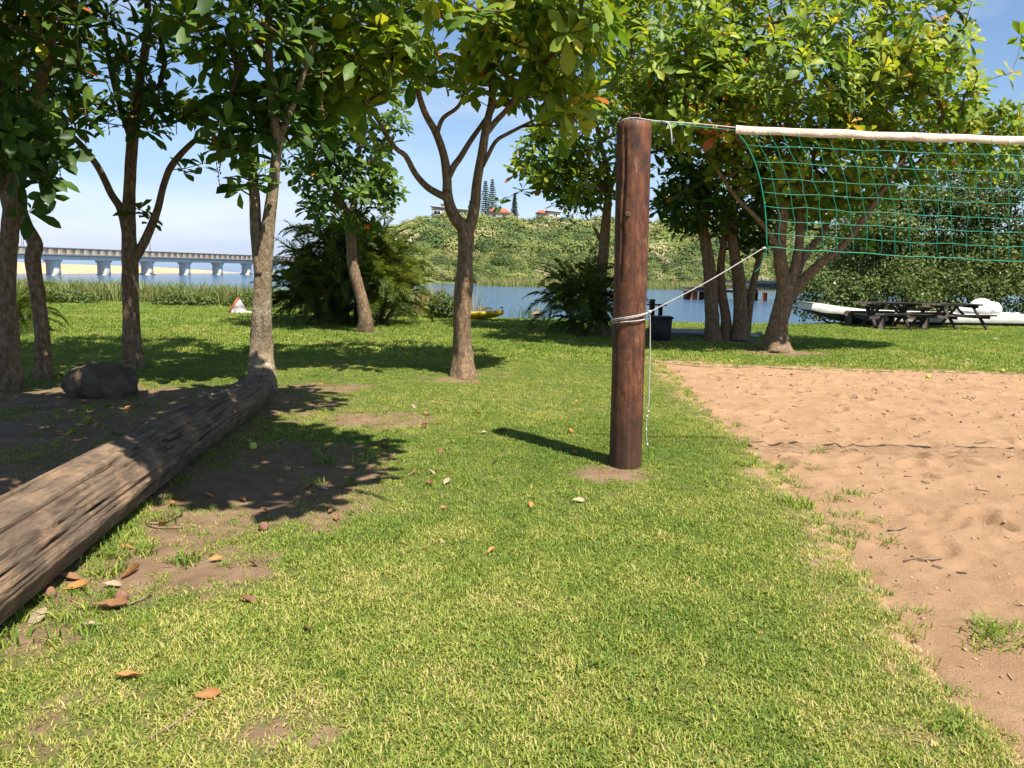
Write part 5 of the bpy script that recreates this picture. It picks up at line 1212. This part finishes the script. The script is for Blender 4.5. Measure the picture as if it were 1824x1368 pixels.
# ------------------------------------------------------------------ picnic tables
M_PIC = mat_plain('picnic_timber', (0.038, 0.031, 0.027), (0.10, 0.083, 0.070), 7, 0.85, 0.5, 0.008, stretch=(0.15, 1, 1))
def picnic_a(label, loc, rz):             # heavy table with panelled bench ends on a ground frame
    t = thing('picnic_table', label, 'picnic table', loc, rz)
    for i in range(5): MB().box((0, -.34 + i * .17, .735), (1.7, .155, .05), bev=.008).build('top_plank', M_PIC, t)
    for s in (-1, 1):
        for i in range(2): MB().box((0, s * (.72 + .09 * (2 * i - 1)), .44), (1.55, .165, .05), bev=.008).build('seat_plank', M_PIC, t)
        for e in (-1, 1): MB().box((e * .72, s * .72, .20), (.07, .30, .43), bev=.008).build('bench_end', M_PIC, t)
        MB().box((0, s * .88, .035), (1.5, .07, .07), bev=.008).build('ground_rail', M_PIC, t)
    for e in (-1, 1):
        for s in (-1, 1): MB().bar((e * .55, s * .34, .02), (e * .55, -s * .26, .71), .07, .1, (1, 0, 0), .008).build('leg', M_PIC, t)
        MB().box((e * .60, 0, .68), (.06, .72, .09), bev=.008).build('cross_beam', M_PIC, t); MB().box((e * .64, 0, .32), (.06, 1.5, .09), bev=.008).build('cross_beam', M_PIC, t)
        MB().bar((e * .50, 0, .36), (e * .12, 0, .70), .06, .07, (0, 1, 0), .008).build('brace', M_PIC, t)
    return t
def picnic_b(label, loc, rz):             # A-frame table with splayed legs
    t = thing('picnic_table', label, 'picnic table', loc, rz)
    for i in range(5): MB().box((0, -.32 + i * .16, .72), (1.85, .145, .045), bev=.008).build('top_plank', M_PIC, t)
    for s in (-1, 1):
        for i in range(2): MB().box((0, s * (.70 + .075 * (2 * i - 1)), .43), (1.85, .14, .045), bev=.008).build('seat_plank', M_PIC, t)
    for e in (-1, 1):
        for s in (-1, 1): MB().bar((e * .65, s * .78, 0), (e * .65, s * .22, .70), .05, .1, (1, 0, 0), .008).build('leg', M_PIC, t)
        MB().box((e * .705, 0, .37), (.05, 1.55, .09), bev=.008).build('cross_beam', M_PIC, t); MB().box((e * .705, 0, .66), (.05, .76, .08), bev=.008).build('cross_beam', M_PIC, t)
        MB().bar((e * .66, 0, .38), (e * .2, 0, .69), .05, .07, (0, 1, 0), .008).build('brace', M_PIC, t)
    return t
z = lambda x, y: float(gz(x, y))
picnic_a('left dark picnic table with panelled bench ends before the white boat', (10.98, 22.75, z(10.98, 22.75)), math.radians(12))
picnic_b('right dark picnic table with splayed legs before the white boat', (12.95, 22.95, z(12.95, 22.95)), math.radians(24))
MB_ = MB().box((0, 0, 0), (1.9, 2.0, .03), bev=.008); tag(MB_.build('paving_slab', mat_plain('paving', (0.24, 0.19, 0.15), (0.33, 0.27, 0.21), 5, 0.9, 0.3), None, loc=(10.98, 22.75, z(10.98, 22.75) + .004)), 'thin brown slab under the left picnic table', 'slab')

# ------------------------------------------------------------------ white boat
m = NT('boat_white'); v = m.co(); m.set(Base_Color=m.ramp(m.noise(v, 3, 6, 0.65), [(0.3, (0.48, 0.47, 0.44)), (0.7, (0.70, 0.69, 0.66))]), Roughness=0.55); M_BOAT = m.m
def boat():
    P0, P1 = np.array([8.95, 23.75]), np.array([18.5, 25.6]); d = nrm(P1 - P0); L = np.linalg.norm(P1 - P0)
    t = thing('boat', 'long low white wooden boat with upturned bow on the bank', 'boat', (P0[0], P0[1], 0.0), math.atan2(d[1], d[0]))
    n = 60; x = np.linspace(0, L, n); rise = np.clip(1 - x / 1.9, 0, 1)
    bot = .03 + .42 * rise ** 1.25; top = .40 + .10 * np.clip(1 - x / 4.5, 0, 1) + .15 * np.clip(1 - x / 2.2, 0, 1); hw = np.interp(x, [0, .8, 2.5, L], [.42, .56, .68, .66]); hb = hw * .78
    wl = bot + (top - bot) * np.interp(x, [0, .35, .9, 2, L], [.05, .12, .42, .30, .22])       # paint line
    rings = []
    for i in range(n):
        lerp = lambda f: hb[i] + (hw[i] - hb[i]) * f
        rings.append([(x[i], -hb[i], bot[i]), (x[i], -lerp((wl[i] - bot[i]) / (top[i] - bot[i])), wl[i]), (x[i], -hw[i], top[i]), (x[i], -hw[i] + .07, top[i] + .012), (x[i], -hw[i] + .075, top[i] - .05),
                      (x[i], -hb[i] * .9, bot[i] + .06), (x[i], hb[i] * .9, bot[i] + .06), (x[i], hw[i] - .075, top[i] - .05), (x[i], hw[i] - .07, top[i] + .012), (x[i], hw[i], top[i]), (x[i], lerp((wl[i] - bot[i]) / (top[i] - bot[i])), wl[i]), (x[i], hb[i], bot[i])])
    R = np.array(rings)
    def strip(cols, closed=False):
        k = len(cols); V = R[:, cols].reshape(-1, 3); i = np.arange(n - 1)[:, None] * k; j = np.arange(k if closed else k - 1)[None]; j2 = (j + 1) % k
        return V, np.stack([i + j, i + k + j, i + k + j2, i + j2], -1).reshape(-1, 4)
    V, Q = strip([1, 2, 3, 4, 5, 6, 7, 8, 9, 10]); h = MB().add(V, Q)
    h.add(R[0][[1, 2, 9, 10]] - [.012, 0, 0], [(0, 1, 2, 3)]).add(R[-1][[0, 2, 9, 11]] + [.004, 0, 0], [(3, 2, 1, 0)]); h.build('hull', M_BOAT, t)
    V, Q = strip([10, 11, 0, 1]); MB().add(V, Q).add(R[0][[0, 1, 10, 11]] - [.012, 0, 0], [(0, 1, 2, 3)]).build('bottom', M_BIN, t)
    V = R[:6][:, [3, 8]].reshape(-1, 3); MB().box((.42, 0, .63), (.84, .80, .03), np.array(Matrix.Rotation(math.radians(7), 3, 'Y'))).build('foredeck', M_BOAT, t)
    for xx in (2.6, 4.6, 6.8, 8.4): MB().box((xx, 0, .34), (.24, 1.14, .035), bev=.006).build('thwart', M_BOAT, t)
    return P0, d
P0, d = boat()
M_WH = mat_plain('white_cover', (0.74, 0.74, 0.73), (0.80, 0.80, 0.79), 6, 0.6, 0.5, 0.02)
q = at(1748, 555, 24.55); t = thing('cover', 'bulging bright white cover lying on the boat behind the right picnic table', 'cover', (q[0], 24.55, .40))
for (cx, cz, sx, sz, nm) in [(-.02, .17, .80, .66, 'main_bulge'), (.33, .14, .56, .52, 'end_bulge'), (-.5, .1, .8, .26, 'flat_end')]:
    sub = 14; u = np.linspace(0, math.pi, sub); w = np.arange(sub * 2) * math.pi / sub
    D = np.stack([np.sin(u)[:, None] * np.cos(w), np.sin(u)[:, None] * np.sin(w), np.cos(u)[:, None] + 0 * w], -1); r = 1 + .25 * (fbm(D * 1.6 + cx * 9, 3) - .5)
    V = (D * r[..., None] * [sx / 2, .28, sz / 2]).reshape(-1, 3) + [cx, 0, cz]; k = sub * 2; i = np.arange(sub - 1)[:, None] * k; j = np.arange(k)[None]; j2 = (j + 1) % k
    link(nm, npmesh(nm, V, np.stack([i + j, i + k + j, i + k + j2, i + j2], -1).reshape(-1, 4), M_WH, True), t)

# ------------------------------------------------------------------ court boundary cord
M_TW2 = mat_plain('dead_twig', (0.13, 0.085, 0.055), (0.26, 0.19, 0.13), 20, 0.9, 0)
bpts = [gp(1160, 645), gp(1250, 651), gp(1350, 652), gp(1450, 657), gp(1560, 659), gp(1700, 662), gp(1824, 664), np.array([12.0, 12.4, 0])]
bpts = np.array([[p[0], p[1], max(float(gz(p[0], p[1])), -.03) + .012] for p in bpts])
tag(MB().tube(spline(bpts, .12), .006, 5).build('boundary_cord', M_TW2), 'thin dark boundary cord along the far edge of the sand', 'cord')

# ------------------------------------------------------------------ litter on the ground
def mat_dry(name, c1, c2):
    m = NT(name); f = m.noise(m.co(), 14, 5); c = m.ramp(f, [(0.3, c1), (0.7, c2)])
    c = m.mix(0.5, c, m.mix(1.0, c, m.ramp(m.n('ShaderNodeObjectInfo').outputs['Random'], [(0, (0.55, 0.5, 0.5)), (1, (1.25, 1.2, 1.1))]), 'MULTIPLY'))
    m.set(Base_Color=c, Roughness=0.7); m.translucent(c, 0.2); return m.m
M_DRY = [mat_dry('dry_leaf_orange', (0.34, 0.15, 0.045), (0.48, 0.24, 0.08)), mat_dry('dry_leaf_brown', (0.16, 0.075, 0.035), (0.27, 0.14, 0.07)), mat_dry('dry_leaf_pale', (0.36, 0.27, 0.17), (0.50, 0.40, 0.28))]
def dry_leaf(seed, mat):
    rg = np.random.default_rng(seed); n = 9; s = np.linspace(0, 1, n); w = .24 * np.sin(math.pi * np.clip(s, 0.02, .985) ** 1.25) ** .8; cr = rg.uniform(.1, .5); tw = rg.normal(0, .5)
    V = []
    for i in range(n):
        for f in (-1, -.5, 0, .5, 1): V.append((s[i] - .5, f * w[i], cr * ((s[i] - .5) ** 2) * .9 + f * f * w[i] * rg.uniform(.35, .75) + tw * f * w[i] * (s[i] - .5) + rg.normal(0, .008)))
    i = np.arange(n - 1)[:, None] * 5; j = np.arange(4)[None]; Q = np.stack([i + j, i + j + 1, i + 6 + j, i + 5 + j], -1).reshape(-1, 4)
    return npmesh('fallen_leaf', V, Q, mat, True)
DL = [[dry_leaf(300 + 10 * k + i, M_DRY[k]) for i in range(5)] for k in range(3)]
rg = np.random.default_rng(55)
def surf(x, y): return max(float(gz(x, y)), float(sand_z(np.array([[x]]), np.array([[y]]))[0, 0]) if sand_d(x, y) > 0 else -9)
def put_leaf(px, py, L, k, label, rot=None, flat=0.25, group=None):
    p = ground_pt(px, py); o = link('fallen_leaf', DL[k][rg.integers(0, 5)], None, (p[0], p[1], surf(p[0], p[1]) + .018), (rg.normal(0, flat), rg.normal(0, flat), rg.uniform(0, 6.28) if rot is None else rot))
    s = L * (rg.uniform(.85, 1.15) if group else 1); o.scale = (s, s, s); return tag(o, label, 'leaf', group)
NAMED = [(235, 1026, .20, 0, 'largest orange-brown leaf standing out on the soil right of the log', 1.35, .35), (137, 1052, .17, 0, 'curled orange leaf on the soil against the near log', .1, .2), (66, 1108, .14, 2, 'crumpled pale orange leaf in the grass at the left edge', 1.2, .4),
         (440, 1075, .14, 1, 'brown curled leaf on the grass right of the big orange leaf', .5, .3), (385, 1001, .10, 0, 'small orange leaf at the edge of soil and grass', .3, .3), (230, 1212, .13, 0, 'orange leaf in the lower left grass', .2, .3),
         (371, 1246, .12, 0, 'tilted orange leaf low in the grass, lowest of all', .4, .5), (290, 938, .11, 0, 'upright orange leaf at the tip of the tree shadow', 1.4, .5), (875, 986, .09, 0, 'small orange leaf alone in the middle of the grass', .9, .5),
         (737, 847, .12, 1, 'brown leaf on sunlit grass left of the post shadow', .2, .3), (1030, 896, .12, 2, 'pale brown leaf in the grass below the post shadow', .1, .3), (548, 1128, .09, 1, 'small brown leaf left of centre in the grass', 2.2, .4),
         (160, 1122, .13, 2, 'pale narrow leaf in the grass near the log end', .6, .2), (125, 1034, .13, 1, 'dull brown leaf touching the log', .3, .3), (195, 1086, .22, 1, 'long flat brown leaf on the soil below the biggest leaf', .15, .1),
         (200, 1048, .12, 2, 'pale bark-like leaf left of the biggest leaf', .1, .1), (450, 1010, .08, 1, 'small dark leaf on the grass border right of the soil', .2, .3), (225, 980, .10, 0, 'curved orange leaf beside the green weeds by the log', .6, .4), (845, 655, .14, 1, 'brown leaf at the foot of the forked trunk', .8, .5)]
for px, py, L, k, lb, rot, fl in NAMED: put_leaf(px, py, L * .72, k, lb, rot, fl)
n_ = 0
while n_ < 90:                            # scattered small leaves nobody could tell apart
    px, py = rg.uniform(60, 1180), rg.uniform(598, 935)
    if 1060 < px < 1180 and py > 560: continue
    p = gp(px, py)
    if p[1] > 20 or (-3.2 < p[0] < -2.1 and p[1] < 8.8) or rg.uniform() > .35 + .65 * (p[0] < -.5): continue
    k = int(rg.choice([0, 1, 2], p=[.35, .45, .2]))
    where = 'on the ground left of the log' if p[0] < -2.9 and p[1] < 9 else 'at the foot of the tall trees on the left' if p[0] < -2.9 else 'between log and forked trunk' if p[0] < -1.3 and p[1] < 9.5 else 'in the shade behind the forked trunk' if p[1] > 10.6 else 'on the sunlit grass between forked trunk and post'
    put_leaf(px, py, rg.uniform(.05, .11), k, 'small %s dry leaf lying %s' % (('orange', 'brown', 'pale')[k], where), None, .3, 'small dry leaves ' + where); n_ += 1
for _ in range(26):
    px, py = rg.uniform(1180, 1800), rg.uniform(600, 655); put_leaf(px, py, rg.uniform(.08, .14), rg.choice([0, 2, 2]), 'small pale leaf on the grass strip behind the sand', None, .3, 'pale leaves on the grass behind the sand')
# fruit, pods
M_FRU = mat_plain('green_fruit', (0.34, 0.42, 0.05), (0.46, 0.52, 0.09), 8, 0.5, 0); M_POD = mat_plain('brown_pod', (0.15, 0.075, 0.045), (0.27, 0.14, 0.085), 22, 0.8, 0.6, 0.004)
for px, py, r, mt, lb, nm in [(1652, 687, .036, M_FRU, 'yellow-green ball fruit on the sand, the nearer of two', 'fruit'), (1784, 675, .034, M_FRU, 'yellow-green ball fruit on the sand at the right edge', 'fruit'), (450, 800, .035, M_FRU, 'pale green fruit on the shaded soil by the log', 'fruit'),
                              (217, 1072, .032, M_POD, 'round brown pod on the soil below the biggest leaf', 'seed_pod'), (470, 945, .03, M_POD, 'round brown pod at the tip of the tree shadow', 'seed_pod'), (90, 1064, .028, M_POD, 'small brown pod in the grass against the log', 'seed_pod')]:
    p = ground_pt(px, py); p[2] = surf(p[0], p[1]); o = rock(nm, lb, p + [0, 0, .004], (r * 2, r * 2, r * 1.9), int(px), 12, 'fruit' if nm == 'fruit' else 'seed pod', mat=mt)
# twigs
def twig(pts, r, label, group=None):
    P = np.array([ground_pt(*p) for p in pts]); P[:, 2] = [surf(a, b) + r * 1.2 + .004 for a, b in P[:, :2]]
    tag(MB().tube(spline(P, .03), r, 5).build('twig', M_TW2), label, 'twig', group)
twig([(260, 935), (290, 934), (325, 918)], .006, 'bent pale twig on the soil right of the log'); twig([(262, 938), (285, 943), (325, 942)], .005, 'straight dark twig just below the bent pale twig')
twig([(265, 1320), (310, 1295), (355, 1262), (372, 1250)], .005, 'long thin straw stalk in the lower left grass'); twig([(170, 1088), (230, 1080), (270, 1062)], .005, 'thin curved stalk under the long flat leaf')
for k in range(34):
    px, py = rg.uniform(1250, 1815), rg.uniform(668, 1180); p = gp(px, py)
    if sand_d(p[0], p[1]) < .15: continue
    a = rg.uniform(-.6, .6); l = rg.uniform(.04, .14) * F / p[1] / 2; twig([(px - l * math.cos(a), py - .35 * l * math.sin(a)), (px, py + rg.normal(0, 1)), (px + l * math.cos(a), py + .35 * l * math.sin(a))], rg.uniform(.003, .007), 'short dead twig lying on the sand court', 'dead twigs on the sand')

# crumbs of soil, bark and clods lying on the sand: nobody could count them
m = NT('sand_crumb'); t_ = m.attr('itint', 'INSTANCER'); m.set(Base_Color=m.ramp(t_, [(0.0, (0.045, 0.028, 0.018)), (0.5, (0.16, 0.095, 0.055)), (0.75, (0.34, 0.215, 0.125)), (1.0, (0.42, 0.29, 0.18))]), Roughness=0.95); M_CRUMB = m.m
def crumb(i, el):
    rg2 = np.random.default_rng(700 + i); u = np.linspace(0, math.pi, 5); w = np.arange(7) * 2 * math.pi / 7
    D = np.stack([np.sin(u)[:, None] * np.cos(w), np.sin(u)[:, None] * np.sin(w), np.cos(u)[:, None] + 0 * w], -1); V = (D * rg2.uniform(.7, 1.25, (5, 7, 1)) * np.array(el)).reshape(-1, 3)
    ii = np.arange(4)[:, None] * 7; j = np.arange(7)[None]; j2 = (j + 1) % 7
    return npmesh('sand_crumb_%d' % i, V, np.stack([ii + j, ii + 7 + j, ii + 7 + j2, ii + j2], -1).reshape(-1, 4), M_CRUMB, False, None)
CR = [crumb(i, el) for i, el in enumerate([(1, .8, .6), (1, 1, .7), (2.4, .5, .4), (1.5, .9, .5), (3.2, .35, .3)])]
rg = np.random.default_rng(71); N_ = 3600
cy = 1.6 + 11.2 * rg.uniform(size=N_) ** 1.3; cx = rg.uniform(1.6, 9.5, N_); q = (sand_d(cx, cy) > .03) & (cx < .75 * cy + .6); cx, cy = cx[q], cy[q]
gx = np.arange(1.05, 12.4, 0.03); gy = np.arange(-0.6, 13.6, 0.03)
zz = np.empty(len(sand.data.vertices) * 3, np.float32); sand.data.vertices.foreach_get('co', zz); zz = zz.reshape(len(gy), len(gx), 3)[..., 2]
cz = zz[np.clip(((cy + .6) / .03).round().astype(int), 0, len(gy) - 1), np.clip(((cx - 1.05) / .03).round().astype(int), 0, len(gx) - 1)]
cs = rg.lognormal(math.log(.0055), .45, len(cx)).clip(.003, .015) * (1 + .05 * cy); ct = np.where(rg.uniform(size=len(cx)) < .22, rg.uniform(0, .45, len(cx)), rg.uniform(.6, 1, len(cx)))
gn_stuff('sand_debris', np.stack([cx, cy, cz + cs * .25], 1), np.stack([rg.normal(0, .2, len(cx)), rg.normal(0, .2, len(cx)), rg.uniform(0, 6.28, len(cx))], 1), np.repeat(cs[:, None], 3, 1), ct, CR, 'small dark crumbs and clods scattered over the sand court', 8)
